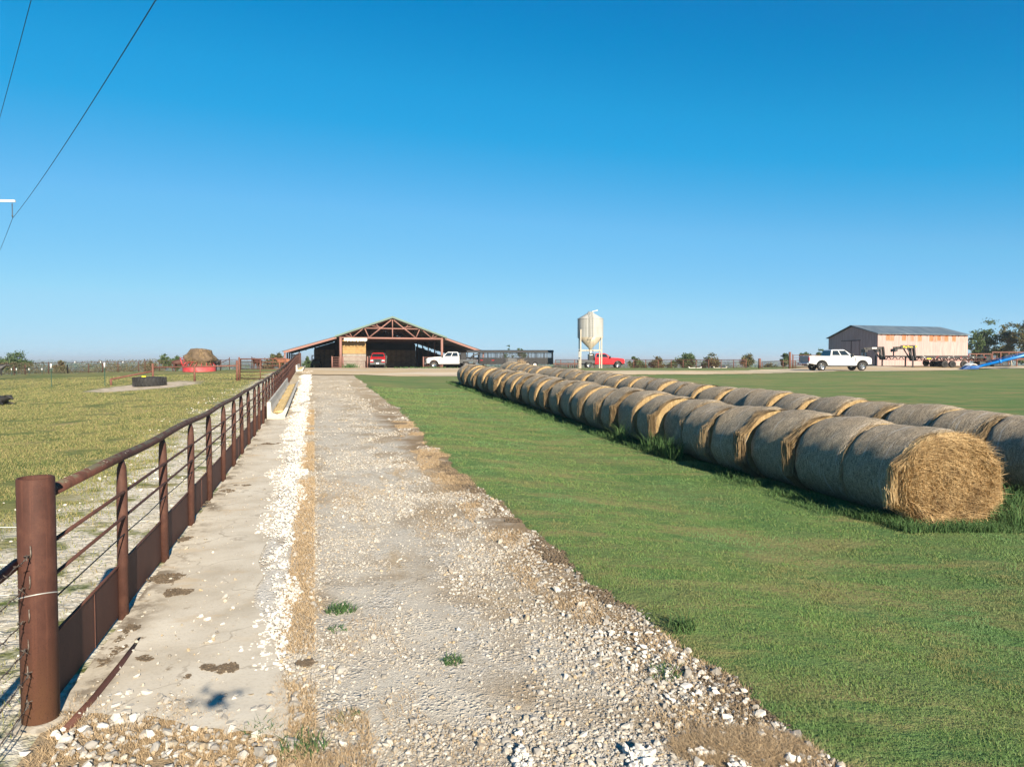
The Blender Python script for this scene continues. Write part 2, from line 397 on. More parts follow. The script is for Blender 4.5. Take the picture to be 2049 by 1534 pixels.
def lawn_mat():
    t = MT('mown_lawn', .95, 0, .1); v = t.pos(); p = t.xyz(v)
    big = t.noise(t.scale(v, (1, .35, 1)), .35, 4); mid = t.noise(v, 2.2, 5, .65); fine = t.noise(v, 30, 3, .7); tuft = t.noise(v, 8, 4, .6)
    sx = t.math('ADD', p[0], t.math('MULTIPLY', p[1], .27))
    stripe = t.noise(t.n('ShaderNodeCombineXYZ', {0: t.math('MULTIPLY', sx, 1.0), 1: t.math('MULTIPLY', p[1], .05)}).outputs[0], 1.1, 2)
    c = t.ramp(t.math('ADD', t.math('MULTIPLY', mid, .5), t.math('MULTIPLY', big, .5)), [(.34, (.068, .135, .038)), (.5, (.105, .175, .054)), (.64, (.17, .18, .07))])
    c = t.mix(t.math('MULTIPLY', t.mr(stripe, .4, .62), .45), c, (.06, .125, .05))
    c = t.mix(t.math('MULTIPLY', t.mr(t.noise(v, .9, 5, .7), .62, .72), .6), c, (.24, .18, .075))
    c = t.mix(t.math('MULTIPLY', t.mr(fine, .5, .7), .45), c, (.03, .055, .014))
    c = t.mix(t.mr(p[1], 22, 55), c, t.mix(.5, c, (.165, .2, .078)))
    c = t.mix(t.math('MULTIPLY', t.mr(t.noise(t.scale(v, (.25, 1, 1)), 1.3, 5, .7), .44, .6), .8), c, (.21, .18, .082))
    c = t.mix(t.math('MULTIPLY', t.mr(t.noise(t.scale(v, (.12, .7, 1)), .9, 6, .7), .46, .6), .7), c, (.08, .14, .048))
    b = t.bump(t.math('ADD', t.math('ADD', fine, t.math('MULTIPLY', tuft, 1.2)), mid), .8, .035)
    return t.done(c, b)
def gravel_color(t, v, base=None):
    st = t.ramp(t.vor(v, 34, 'Color'), [(0, (.2, .17, .13)), (.3, (.35, .32, .27)), (.62, (.44, .41, .36)), (.85, (.53, .5, .45)), (1, (.42, .33, .21))])
    st2 = t.ramp(t.vor(v, 85, 'Color'), [(0, (.22, .185, .14)), (.5, (.39, .355, .3)), (1, (.53, .5, .44))])
    d1 = t.vor(v, 34); d2 = t.vor(v, 85)
    pick = t.mr(t.noise(v, 3.2, 4, .6), .44, .56)
    c = t.mix(pick, st2, st)
    h = t.math('ADD', t.math('MULTIPLY', t.mr(d1, .6, .1), pick), t.math('MULTIPLY', t.mr(d2, .6, .1), .4))
    return c, h
def soilmap(x, y):
    s = svalue(x, y)
    m = sm(.6, .78, fbm(x*1.0+3, y*.75, 75, 4))
    m = np.maximum(m, np.exp(-(((s-3.75)/.42)**2+((y-6.3)/1.2)**2))*(.4+1.1*fbm(x*3, y*3, 76, 3)))
    m = np.maximum(m, np.exp(-(((s-3.3)/.4)**2+((y-4.05)/.25)**2))*(.4+1.0*fbm(x*3, y*3, 77, 3)))
    m = np.maximum(m, sm(3.75, 4.1, s)*sm(.42, .56, fbm(x*1.6, y*1.2, 78, 3)))
    return np.clip(m, 0, 1)
def drive_mat():
    t = MT('gravel_surface', .9, 0, .2); v = t.pos(); p = t.xyz(v)
    s0 = t.math('ADD', t.math('ADD', p[0], t.math('MULTIPLY', p[1], .283)), 1.57)
    n1 = t.math('SUBTRACT', t.noise(v, 1.4, 4, .6), .5)
    s = t.math('ADD', s0, t.math('MULTIPLY', n1, .55)); sw = t.math('ADD', s0, t.math('MULTIPLY', n1, .22))
    al = t.n('ShaderNodeCombineXYZ', {0: s0, 1: t.math('MULTIPLY', p[1], .3)}).outputs[0]
    c, h = gravel_color(t, v)
    dirt = t.ramp(t.noise(v, 22, 4, .7), [(.3, (.19, .135, .08)), (.7, (.34, .26, .165))])
    straw = t.ramp(t.noise(t.scale(v, (60, 14, 30)), 1, 4, .7), [(.3, (.22, .16, .095)), (.5, (.35, .27, .17)), (.7, (.46, .37, .25))])
    fines = t.ramp(t.noise(v, 60, 3, .7), [(.3, (.38, .345, .29)), (.7, (.5, .465, .4))])
    c = t.mix(t.math('MULTIPLY', t.mr(t.noise(v, 1.1, 5, .6), .46, .6), .7), c, dirt)                      # bare soil between the stones
    soil = t.n('ShaderNodeAttribute', attribute_name='soil').outputs['Fac']
    c = t.mix(t.math('MULTIPLY', soil, .75), c, t.ramp(t.noise(v, 26, 5, .75), [(.3, (.13, .095, .06)), (.5, (.27, .21, .14)), (.7, (.42, .35, .255))]))
    trk = t.math('MULTIPLY', t.mr(s, 1.55, 1.9), t.mr(s, 2.9, 2.35))
    c = t.mix(t.math('MULTIPLY', trk, t.mr(t.noise(v, 2.2, 4, .6), .35, .6)), c, fines)                   # worn wheel track
    sp = t.math('MULTIPLY', t.mr(t.noise(al, 1.5, 5, .7), .55, .66), .75)
    c = t.mix(sp, c, straw)
    edge = t.math('MULTIPLY', t.mr(s, 3.45, 3.95), t.mr(t.noise(v, 1.3, 4), .3, .54))
    c = t.mix(edge, c, t.ramp(t.noise(v, 30, 4, .7), [(.3, (.13, .09, .05)), (.7, (.27, .19, .11))]))
    wht = t.math('MULTIPLY', t.mr(s, .72, 1.15), t.mr(sw, 1.42, 1.3))
    wht = t.math('MULTIPLY', wht, t.math('MULTIPLY', t.mr(p[1], 3.9, 5.2), t.mr(t.noise(v, 1.8, 4), .3, .46)))
    c = t.mix(wht, c, t.ramp(t.vor(v, 48, 'Color'), [(0, (.36, .34, .3)), (.5, (.48, .46, .42)), (1, (.58, .56, .52))]))
    tan = t.math('MULTIPLY', t.mr(s, 1.22, 1.36), t.mr(s, 1.62, 1.46))
    c = t.mix(t.math('MULTIPLY', tan, t.math('MULTIPLY', t.mr(t.noise(v, 1.7, 5, .7), .38, .55), .85)), c, straw)
    end = t.math('MULTIPLY', t.mr(t.math('ADD', p[1], t.math('MULTIPLY', n1, .9)), 4.15, 3.75), t.mr(s0, 1.9, 1.2))
    c = t.mix(t.math('MULTIPLY', end, .85), c, t.ramp(t.noise(v, 18, 4, .7), [(.3, (.15, .105, .06)), (.7, (.38, .28, .16))]))
    feed = t.math('MULTIPLY', t.mr(s0, .9, .5), t.mr(p[1], 17, 20))
    c = t.mix(t.math('MULTIPLY', feed, t.mr(t.noise(v, 1.5, 4), .35, .6)), c, (.42, .31, .16))
    farc = t.mr(p[1], 16, 42)
    c = t.mix(t.math('MULTIPLY', farc, .7), c, t.ramp(t.noise(t.scale(v, (.7, .5, 1)), 1.6, 6, .75), [(.34, (.5, .44, .35)), (.46, (.4, .31, .2)), (.56, (.48, .405, .3)), (.68, (.56, .51, .43))]))
    b = t.bump(h, .8, .012); b = t.bump(t.noise(v, 14, 5, .7), .5, .015, b)
    return t.done(c, b)
def apron_mat():
    t = MT('worn_concrete', .9, 0, .2); v = t.pos(); p = t.xyz(v)
    n1 = t.noise(v, 1.6, 5, .6); n2 = t.noise(v, 40, 4, .7)
    c = t.ramp(n1, [(.3, (.38, .335, .265)), (.5, (.475, .43, .355)), (.7, (.54, .5, .425))])
    c = t.mix(t.math('MULTIPLY', t.mr(n2, .5, .7), .35), c, (.28, .235, .17))
    c = t.mix(t.math('MULTIPLY', t.mr(t.vor(t.n('ShaderNodeVectorMath', {0: v, 1: (.37, .11, 0)}, operation='ADD').outputs[0], 42), .16, .1), t.mr(t.noise(v, 2.5, 4), .5, .62)), c, (.62, .59, .53))
    s0 = t.math('ADD', t.math('ADD', p[0], t.math('MULTIPLY', p[1], .283)), 1.57)
    ed = t.math('MULTIPLY', t.mr(t.math('ADD', s0, t.math('MULTIPLY', n1, .5)), .62, .3), t.mr(t.noise(v, 2.6, 5, .7), .47, .58))
    c = t.mix(t.math('MULTIPLY', ed, .8), c, (.13, .1, .07))                                            # dung along the fence
    c = t.mix(t.math('MULTIPLY', t.mr(t.noise(t.scale(v, (1, .6, 1)), 2.3, 5, .7), .64, .7), .8), c, (.17, .125, .08))
    c = t.mix(t.math('MULTIPLY', t.mr(t.noise(t.scale(v, (1, 2.5, 1)), 1.2, 4, .6), .56, .68), .4), c, (.42, .31, .18))
    wv = t.n('ShaderNodeVectorMath', {0: v, 1: t.n('ShaderNodeVectorMath', {0: t.n('ShaderNodeTexNoise', {'Vector': v, 'Scale': 3.0, 'Detail': 4}).outputs[1], 'Scale': .5}, operation='SCALE').outputs[0]}, operation='ADD').outputs[0]
    crk = t.math('MULTIPLY', t.mr(t.vor(wv, .75, 'Distance', 'DISTANCE_TO_EDGE'), .012, .004), t.mr(n1, .4, .55))
    c = t.mix(t.math('MULTIPLY', crk, .45), c, (.2, .165, .125))
    b = t.bump(n2, .3, .006); b = t.bump(n1, .4, .02, b)
    return t.done(c, b)
def yard_mat():
    t = MT('packed_dirt', .95, 0, .1); v = t.pos()
    n1 = t.noise(t.scale(v, (.25, 1, 1)), .35, 5, .6); n2 = t.noise(v, 3, 5, .7); n3 = t.noise(v, .09, 3)
    c = t.ramp(n1, [(.32, (.52, .46, .37)), (.48, (.46, .36, .235)), (.62, (.36, .26, .15))])
    c = t.mix(t.math('MULTIPLY', t.mr(n2, .5, .7), .4), c, (.44, .38, .29))
    c = t.mix(t.math('MULTIPLY', t.mr(n3, .5, .6), .5), c, (.42, .38, .32))
    return t.done(c, t.bump(n2, .6, .05))

gx = sorted(set(np.round(np.concatenate([-np.array(geo(70, 7000, 1.2, 1.14))[::-1], np.arange(-69.4, 89.6, .6), np.array(geo(90, 7000, 1.2, 1.14))]), 3)))
gy = sorted(set(np.round(np.concatenate([-np.array(geo(12, 60, 2, 1.3))[::-1], np.arange(-11.4, 129.6, .6), np.array(geo(130, 9000, 1.2, 1.06))]), 3)))
def zground(x, y):                                        # sunk a hand below the laid surfaces
    s = svalue(x, y)
    return gz(x, y) - .05*sm(.1, .8, s)*(1-sm(70, 90, y))*(s < 200)
grid_mesh('ground', gx, gy, zground, pasture_mat())

def sR(y):
    y = np.asarray(y, float)
    b = np.interp(y, [-5, 0, 4.3, 7.9, 17, 26, 40, 53, 60], [4.3, 4.25, 4.2, 4.1, 4.28, 4.72, 4.6, 4.45, 4.3])
    return b + .15*(fbm(y*3.0, y*0+.5, 21, 4)-.5)*2 + .2*(fbm(y*.6, y*0+3.5, 23, 2)-.5)*2
yr = np.array(geo(-3, 57, .05, 1.004))
dcol = np.linspace(0, 1, 60)
YY = np.repeat(yr[:, None], 60, 1)
SS = .02 + dcol[None]*(sR(yr)[:, None] + .3 - .02)
XX = SS - 1.57 - .283*YY
def zdrive(x, y):
    f = 1-sm(14, 26, y)
    return gz(x, y) + .004 + f*.012*(fbm(x*3, y*3, 31, 3)-.5)
gd = grid_mesh('gravel_driveway', XX, YY, zdrive, drive_mat())
at_ = gd.data.attributes.new('soil', 'FLOAT', 'POINT'); at_.data.foreach_set('value', soilmap(XX, YY).ravel().astype(np.float32))
# turf of the lawn, a few centimetres proud of the gravel
cc = np.concatenate([np.array(geo(0, 6, .03, 1.09)), np.array(geo(6.6, 110, .5, 1.05))])
YY = np.repeat(np.array(geo(-3, 96, .06, 1.0035))[:, None], len(cc), 1)
SS = sR(YY[:, :1]) + cc[None]
XX = SS - 1.57 - .283*np.minimum(YY, 60) - .02*np.maximum(YY-60, 0)
XX = np.where(YY > 60, np.maximum(XX, 1.5+0*XX + cc[None]), XX)
def zlawn(x, y):
    s = svalue(x, y) - sR(y)
    f = 1-sm(18, 30, y)
    return gz(x, y) - .02 + .05*sm(0, .12, s) + f*.03*(fbm(x*3, y*3, 41, 3)-.5)*sm(0, .3, s)
lawn_m = lawn_mat()
grid_mesh('lawn', XX, YY, zlawn, lawn_m)
# concrete apron in front of the fence
ya = np.array(geo(3.75, 24, .05, 1.006)); ca = np.linspace(0, 1, 30)
YY = np.repeat(ya[:, None], 30, 1)
wR = .98 + .36*(1-sm(4.0, 6.5, ya)) + .16*(fbm(ya*1.5, ya*0, 51, 3)-.5)
SS = .03 + ca[None]*wR[:, None]
YY = YY + (.38 - .25*ca[None])*0 + np.maximum(0, 1-(ya[:, None]-3.75)/1.2)*(.34*(1-ca[None]) + .15*(fbm(SS*4, SS*0+2, 52, 3)-.5))
XX = SS - 1.57 - .283*YY
grid_mesh('concrete_apron', XX, YY, lambda x, y: gz(x, y) + .026 + .008*(fbm(x*2, y*2, 53, 2)-.5), apron_mat())
# barnyard and dirt road
def inpoly(x, y, P):
    r = np.zeros(x.shape, bool); n = len(P)
    for i in range(n):
        (x1, y1), (x2, y2) = P[i], P[i-1]
        c = ((y1 > y) != (y2 > y)) & (x < (x2-x1)*(y-y1)/(y2-y1+1e-12) + x1); r ^= c
    return r
YP = [(-16.6, 53.5), (-12.0, 52.5), (-6, 52.3), (0, 52), (6, 53.3), (14, 54.6), (20, 57.0), (26, 61.0), (31, 66.0), (36, 66.5), (42, 68.5), (48, 73), (54, 76), (62, 77), (80, 78), (80, 112), (40, 104), (36, 84), (27, 74), (20, 66), (13, 62.2), (5, 61.5), (2.2, 64), (2.0, 78), (4, 92), (3.5, 140), (-44, 140), (-31, 93), (-24.3, 80)]
def kyard(x, y):
    j = 1.0*(fbm(x*.6, y*.6, 61, 3)-.5); k = 1.4*(fbm(x*.5, y*.7, 62, 3)-.5)
    return inpoly(x+j, y+k, YP)
grid_mesh('barnyard', np.arange(-45, 81, .3), np.arange(50, 141, .3), lambda x, y: gz(x, y) + .055, yard_mat(), kyard)

# ------------------------------------------------------------------ loose gravel
def scatter(n, y0, y1, pw, xs):
    """n points with y crowded towards the camera; xs(y) gives the x range."""
    u = rng.uniform(0, 1, n); y = y0 + (y1-y0)*u**pw
    a, b = xs(y); x = a + (b-a)*rng.uniform(0, 1, n)
    return x, y
def vis(x, y, m=1.12): return (np.abs(x) < .75*m*np.maximum(y, .5)+.4)
acc = []
y = 3.2*(46/3.2)**rng.uniform(0, 1, 230000); x = (1.25-1.57-.283*y) + (sR(y)-1.15)*rng.uniform(0, 1, len(y))
s = svalue(x, y)
den = (.15 + .95*sm(.42, .62, fbm(x*1.1, y*.8, 71, 4)) + .45*sm(2.6, 3.6, s)*(1-sm(7, 12, y)) - .5*sm(3.4, 4.0, s)*sm(6, 9, y))*(1-.6*sm(14, 34, y))
den = den*(1-.8*soilmap(x, y))
k = vis(x, y) & (rng.uniform(0, 1.3, len(x)) < den*np.where((s > 1.6) & (s < 2.7) & (y > 4.5), .55, 1))
x, y = x[k], y[k]
r = np.exp(rng.normal(math.log(.0058), .52, len(x))); r = np.clip(r, .0035, .032)*(1+.2*sm(2.4, 4, svalue(x, y))+.02*np.maximum(y-6, 0))
V, F = stones(np.stack([x, y, zdrive(x, y)], 1), r); acc.append((V, F))
x, y = scatter(700, 3.3, 4.3, 1.0, lambda y: (-1.4-.283*y, -.1-.283*y))
k = vis(x, y); x, y = x[k], y[k]
V, F = stones(np.stack([x, y, zdrive(x, y)+.01], 1), np.clip(np.exp(rng.normal(math.log(.014), .5, len(x))), .006, .035)); acc.append((V, F))
x, y = scatter(600, 4.0, 20, 1.8, lambda y: (.1-1.57-.283*y, 1.0-1.57-.283*y))
V, F = stones(np.stack([x, y, gz(x, y)+.03], 1), np.clip(np.exp(rng.normal(math.log(.007), .5, len(x))), .003, .03)); acc.append((V, F))
def join(acc):
    Vs, Fs, o = [], [], 0
    for V, F in acc: Vs.append(V); Fs.append(F+o); o += len(V)
    return np.concatenate(Vs), np.concatenate(Fs)
stuff(bulk('gravel', *join(acc), 'stone'), 'loose grey and cream limestone gravel over the driveway', 'gravel')
acc = []
y = 4.6*(60/4.6)**rng.uniform(0, 1, 30000); x = (.5-1.57-.283*y)+.95*rng.uniform(0, 1, len(y))
s = svalue(x, y) + .5*(fbm(x*1.6, y*1.1, 81, 4)-.5)
lo = np.interp(y, [4.5, 6, 8, 12, 20, 40], [1.22, 1.1, 1.0, .86, .76, .7])
k = (s > lo + .25*(rng.uniform(0, 1, len(s))-.5)) & (s < 1.36) & (rng.uniform(0, 1, len(s)) < 1.2*sm(.22, .52, fbm(x*2.2, y*1.4, 84, 3))) ; x, y = x[k], y[k]
r = np.clip(np.exp(rng.normal(math.log(.0085), .5, len(x))), .004, .026)*(1+.03*np.maximum(0, y-8))
V, F = stones(np.stack([x, y, gz(x, y)+.02], 1), r); acc.append((V, F))
x = rng.uniform(.02, 1.2, 4200); y = 3.79 - .05*x + .16*(fbm(x*4, x*0, 85, 3)-.5) + rng.uniform(-.6, .03, 4200)
k = fbm(x*3, y*3, 82, 2) > .52 - .2*(y < 3.66); x, y = x[k], y[k]
V, F = stones(np.stack([x, y, zdrive(x, y)+.006+rng.uniform(0, .02, len(x))], 1), np.clip(np.exp(rng.normal(math.log(.0115), .4, len(x))), .006, .03)); acc.append((V, F))
x = rng.uniform(.4, 2.2, 800); y = 3.3 + rng.uniform(0, 2.0, 800)
s = svalue(x, y); k = (s > 3.7) & (s < sR(y)+.03); x, y = x[k], y[k]
V, F = stones(np.stack([x, y, zdrive(x, y)+.012], 1), np.clip(np.exp(rng.normal(math.log(.013), .45, len(x))), .007, .032)); acc.append((V, F))
x, y = scatter(900, 4.5, 40, 1.2, lambda y: (-3.4-1.57-.283*y, -.15-1.57-.283*y))
k = (fbm(x*.7, y*.7, 83, 3) > .52); x, y = x[k], y[k]
V, F = stones(np.stack([x, y, gz(x, y)+.004], 1), np.clip(np.exp(rng.normal(math.log(.012), .45, len(x))), .006, .035)*(1+.02*y)); acc.append((V, F))
PP = [(232, 1450), (250, 1440), (268, 1447), (273, 1441), (170, 1470), (240, 1452), (150, 1500), (300, 1478), (390, 1470), (110, 1478), (118, 1485), (135, 1490), (50, 1520), (160, 1505), (240, 1268), (420, 1290), (400, 1240), (415, 1248), (445, 1255), (128, 1470), (205, 1462)]
PG = [G(a, b) for a, b in PP]
V, F = stones(np.array([(p.x, p.y, p.z+.02) for p in PG]), rng.uniform(.018, .034, len(PG))); acc.append((V, F))
stuff(bulk('white_gravel', *join(acc), 'stonew'), 'bright white limestone gravel strip beside the concrete apron', 'gravel')

# ------------------------------------------------------------------ grass
def lawn_blades():
    out = []
    for n in (640000,):
        y = 2.8*(40/2.8)**(rng.uniform(0, 1, n)**.8); x = rng.uniform(-.2, .88, n)*y; h = .016+.0005*y; w = .0022+.0006*y
        s = svalue(x, y) - sR(y)
        tf = fbm(x*4, y*4, 91, 3)
        k = (s > .0) & (s < 16) & (rng.uniform(0, 1, n) < np.clip(.35+1.3*tf, 0, 1)) & ((s > .16) | (rng.uniform(0, 1, n) < .55))
        x, y, tf = x[k], y[k], tf[k]
        P = np.stack([x, y, zlawn(x, y)-.004], 1)
        out.append(blades(P, h[k]*(.35+1.3*tf)*rng.uniform(.6, 1.25, len(x)), w[k]*rng.uniform(.7, 1.3, len(x)), 1.0))
    return join(out)
stuff(bulk('lawn_grass', *lawn_blades(), 'lawnstrand'), 'short mown green grass blades of the lawn', 'grass')
def pasture_blades():
    out = []
    for n in (260000,):
        y = 3.2*(60/3.2)**(rng.uniform(0, 1, n)**.8); h = .042+.0004*y; w = .0035+.0008*y; x = -rng.uniform(.25, .86, n)*y
        s = svalue(x, y); tf = fbm(x*1.2, y*1.2, 95, 3)
        bare = sm(-3.0, -1.5, s+2.4*(fbm(x*.55, y*.55, 96, 3)-.5))*(y < 60)
        dp = np.hypot(x+23, (y-44.2)*.55)
        k = (s < -.12) & (rng.uniform(0, 1, n) > bare*.93) & (tf > .33) & (dp > 2.8)
        x, y, tf = x[k], y[k], tf[k]
        out.append(blades(np.stack([x, y, gz(x, y)-.004], 1), h[k]*(.3+1.3*tf)*rng.uniform(.5, 1.3, len(x)), w[k]*rng.uniform(.7, 1.3, len(x)), 1.0))
    return join(out)
stuff(bulk('pasture_grass', *pasture_blades(), 'pasturestrand'), 'grazed olive pasture grass left of the pipe fence', 'grass')
def dry_blades():
    out = []
    x, y = scatter(24000, 3.3, 26, 1.6, lambda y: (1.3-1.57-.283*y, 1.56-1.57-.283*y))
    k = fbm(x*1.5, y*1.5, 101, 3) > .42; x, y = x[k], y[k]
    out.append(blades(np.stack([x, y, gz(x, y)+.008], 1), rng.uniform(.015, .05, len(x)), .003+.0004*y, 1.6))
    x, y = scatter(42000, 3.3, 14, 1.5, lambda y: (1.4-1.57-.283*y, 4.2-1.57-.283*y))
    al = fbm(svalue(x, y)*1.6, y*.55, 103, 4)
    k = vis(x, y) & (al > .57); x, y = x[k], y[k]
    out.append(blades(np.stack([x, y, gz(x, y)+.006], 1), rng.uniform(.008, .03, len(x)), .0028+.0003*y, 2.4))
    x, y = scatter(22000, 3.2, 4.4, 1.0, lambda y: (-1.5-.283*y, .3-.283*y))
    yb = 4.25 - .12*svalue(x, y) + .3*(fbm(x*2, y*2, 104, 3)-.5)
    k = vis(x, y) & (y < yb) & (fbm(x*4, y*4, 105, 3) > .42); x, y = x[k], y[k]
    out.append(blades(np.stack([x, y, gz(x, y)+.004], 1), rng.uniform(.015, .05, len(x)), .004, 1.5))
    x, y = scatter(40000, 3.2, 22, 1.4, lambda y: (sR(y)-.6-1.57-.283*y, sR(y)+.14-1.57-.283*y))
    k = vis(x, y) & (fbm(x*1.6, y*1.6, 106, 3) > .5); x, y = x[k], y[k]
    out.append(blades(np.stack([x, y, gz(x, y)+.006], 1), rng.uniform(.015, .045, len(x)), .0035+.0003*y, 1.8))
    a = rng.uniform(0, 6.283, 9000); r = np.sqrt(rng.uniform(0, 1, 9000))                        # flattened straw heap
    x = 1.25 + .4*r*np.cos(a); y = 3.68 + .2*r*np.sin(a)
    out.append(blades(np.stack([x, y, gz(x, y)+.01+.035*(1-r)], 1), rng.uniform(.01, .035, 9000), .0032, 3.5))
    return join(out)
stuff(bulk('dry_grass', *dry_blades(), 'drystrand'), 'strips of dead tan grass along the gravel driveway', 'grass')
# dung crumbs and soil clods by the fence posts
acc = []
for (px, py, a, b, n) in ((330, 1165, .2, .1, 500), (350, 1190, .16, .06, 300), (440, 1345, .17, .05, 420), (290, 1340-15, .06, .03, 60), (392, 1020, .14, .08, 260), (455, 985, .2, .1, 260), (405, 1010, .1, .1, 160), (375, 1082, .12, .08, 200), (540, 890, .25, .1, 200), (375, 1360, .04, .03, 50), (230, 1300, .1, .2, 260), (255, 1265, .07, .12, 160), (480, 975, .2, .04, 160), (610, 1335, .07, .03, 80)):
    n *= 5; p = G(px, py); aa = rng.uniform(0, 6.283, n); rr = 1.5*np.sqrt(rng.uniform(0, 1, n))
    x = p.x + a*rr*np.cos(aa) - .28*b*rr*np.sin(aa); y = p.y + b*rr*np.sin(aa)*1.6
    kk = fbm(x*9+px, y*6, 108, 4) > .36 + .3*rr**1.5 - .08*rng.uniform(0, 1, n); x, y = x[kk], y[kk]; n = len(x)
    V, F = stones(np.stack([x, y, gz(x, y)+.024], 1), rng.uniform(.003, .012, n)*(1+.05*p.y), .3); acc.append((V, F))
x, y = scatter(9000, 3.2, 14, 1.3, lambda y: (sR(y)-.16-1.57-.283*y, sR(y)+.1-1.57-.283*y))
k = fbm(x*2, y*2, 107, 2) > .5; x, y = x[k], y[k]
V, F = stones(np.stack([x, y, gz(x, y)+.012], 1), rng.uniform(.004, .014, len(x)), .7); acc.append((V, F))
stuff(bulk('dung_and_soil', *join(acc), 'mud'), 'dark crumbs of dung and soil on the apron and turf edge', 'soil')
# single weeds
def weed(px, py, h, n, label, mat='weedstrand', spread=.1, lean=1.2):
    p = G(px, py); t = thing('weed', label, 'weed', p)
    a = rng.uniform(0, 6.283, n); r = spread*np.sqrt(rng.uniform(0, 1, n))
    P = np.stack([r*np.cos(a), r*np.sin(a), np.full(n, -.005)], 1)
    bulk('leaves', *blades(P, h*rng.uniform(.4, 1.2, n), .006+.0004*p.y, lean, 2), mat, t)
for w in ((682, 1225, .07, 170, 'green weed sprawling on the gravel beside the dry grass strip', 'weedstrand', .12, 1.8),
          (676, 1262, .04, 60, 'small flat weed just nearer than the sprawling one', 'weedstrand', .08, 2),
          (905, 1326, .05, 120, 'lone low green weed in the middle of the coarse gravel', 'weedstrand', .075, 1.9),
          (606, 1502, .07, 160, 'dark green weed in the dead grass at the bottom of the driveway', 'weedstrand', .12, 1.4),
          (524, 1470, .06, 90, 'green grass tuft at the corner of the concrete apron', 'weedstrand', .09, 1.3),
          (1362, 1268, .17, 130, 'taller bright grass clump at the lawn edge beside the driveway', 'weedstrand', .11, 1.1),
          (1330, 1352, .07, 90, 'thin weed among grey stones near the lawn edge', 'weedstrand', .11, 1.8),
          (700, 1440, .04, 60, 'wispy weed on the gravel left of the stone heap', 'weedstrand', .08, 2)):
    weed(*w)
# ------------------------------------------------------------------ pipe feed fence
def FX(y): return -1.57 - .283*y
def fz(y): return gzf(FX(y), y)
def railh(y): return 1.31 + .28*float(sm(46, 76, y))
ROT_F = math.atan2(.283, 1)
M['collar'] = paint('dirty_concrete', (.22, .19, .15), .9, 0, .5, 14, c2=(.34, .31, .26), bump=.6, bsc=40)
fence = thing('pipe_fence', 'rusty steel pipe fence with flaking top rail and steel skirt, running to the barn', 'fence', (FX(3.985), 3.985, 0))
b = MB(); p0 = Vector((FX(3.985)-.03, 3.985, 0))
zt = CAMZ - .672
b.lathe([(.082, zt-.12), (.082, zt), (.089, zt+.003), (.095, zt-.004), (.095, -.25), (.082, -.25)], 40, p0)
b.build('end_post', 'post', fence, True)
b = MB(); b.tube([p0+Vector((.0955*math.cos(2*math.pi*i/30), .0955*math.sin(2*math.pi*i/30), .735+.035*math.cos(2*math.pi*i/30+.9))) for i in range(30)], .0035, 5, closed=True)
b.build('wire_loop', 'silver', fence, True)
b = MB()
ring = [p0+Vector(((.125+.04*random.random())*math.cos(2*math.pi*i/22)+.0, (.125+.04*random.random())*math.sin(2*math.pi*i/22), 0)) for i in range(22)]
b.loft([[r+Vector((0, 0, -.05)) for r in ring], [r+Vector((0, 0, .006)) for r in ring], [p0+(r-p0)*.7+Vector((0, 0, .022)) for r in ring]])
b.build('concrete_collar', 'collar', fence, True)
ys = [5.63+1.578*i for i in range(45)]
rail = []
for y in [4.08]+[ys[0]+.4*i for i in range(int((ys[-1]-ys[0])/.4)+1)]:
    rail.append((FX(y)+.004*math.sin(y*2.1), y, fz(y)+railh(y)+.01*math.sin(y*1.7)))
b = MB(); b.tube(rail, .037, 14); b.build('top_rail', 'rail', fence, True)
for k, y in enumerate(ys):
    b = MB(); g = fz(y); h = railh(y); x = FX(y)
    n = 14; prof = [(-.15, .042, .042), (h*.66, .042, .042), (h*.8, .042, .042), (h*.93, .034, .048), (h-.02, .012, .05)]
    c, s_ = math.cos(ROT_F), math.sin(ROT_F)
    tl = random.uniform(-.012, .012)
    rings = []
    for z, a, bb in prof:
        r = []
        for j in range(n):
            t = 2*math.pi*j/n; u, v = a*math.cos(t), bb*math.sin(t)
            r.append((x+u*c-v*s_+tl*z, y+u*s_+v*c, g+z))
        rings.append(r)
    b.loft(rings, True, True); b.build('post', 'rust', fence, True)
for nm, hh, r, mt in (('rod', 1.03, .013, 'rust'), ('rod', .83, .012, 'rust'), ('cable', .69, .005, 'wire')):
    b = MB(); b.tube([(FX(y)+.028, y, fz(y)+hh*railh(y)/1.31 - (.012*math.sin(math.pi*((y-5.63) % 1.578)/1.578) if nm == 'cable' else 0)) for y in [4.08]+[5.63+.7891*i for i in range(89)]], r, 6)
    b.build(nm, mt, fence, True)
b = MB()
yp = [4.1]+[5.63+.7891*i for i in range(34)]
vs = []
for y in yp:
    g = fz(y); w = .004
    for dx, z in ((-.03-w, .02), (-.03+w, .02), (-.03+w, .42), (-.03-w, .42)): vs.append((FX(y)+dx, y, g+z))
fs = []
for i in range(len(yp)-1):
    for j in range(4): fs.append((i*4+j, i*4+(j+1) % 4, i*4+4+(j+1) % 4, i*4+4+j))
b.add(vs, fs)
b.tube([(FX(y)-.03, y, fz(y)+.425) for y in yp], .011, 6)
for i in range(8):
    y = 4.98+2.4*i; b.box((FX(y)-.024, y, fz(y)+.22), (.006, .012, .4), ROT_F)
b.build('steel_skirt', 'rustdark', fence, True)
b = MB(); b.tube([(-2.5, 3.85, .02), (-2.555, 4.2, .02), (-2.66, 4.7, .018), (-2.8, 5.25, .0)], .024, 10)
o = b.build('loose_pipe', 'rustdark'); tag(o, 'rusty pipe lying on the ground beside the big end post and skirt of the fence', 'pipe')
# end of the fence by the barn
ye = 76.6; b = MB(); b.tube([(FX(ye), ye, fz(ye)-.1), (FX(ye), ye, fz(ye)+1.75)], .17, 14); b.build('far_post', 'rust', fence, True)

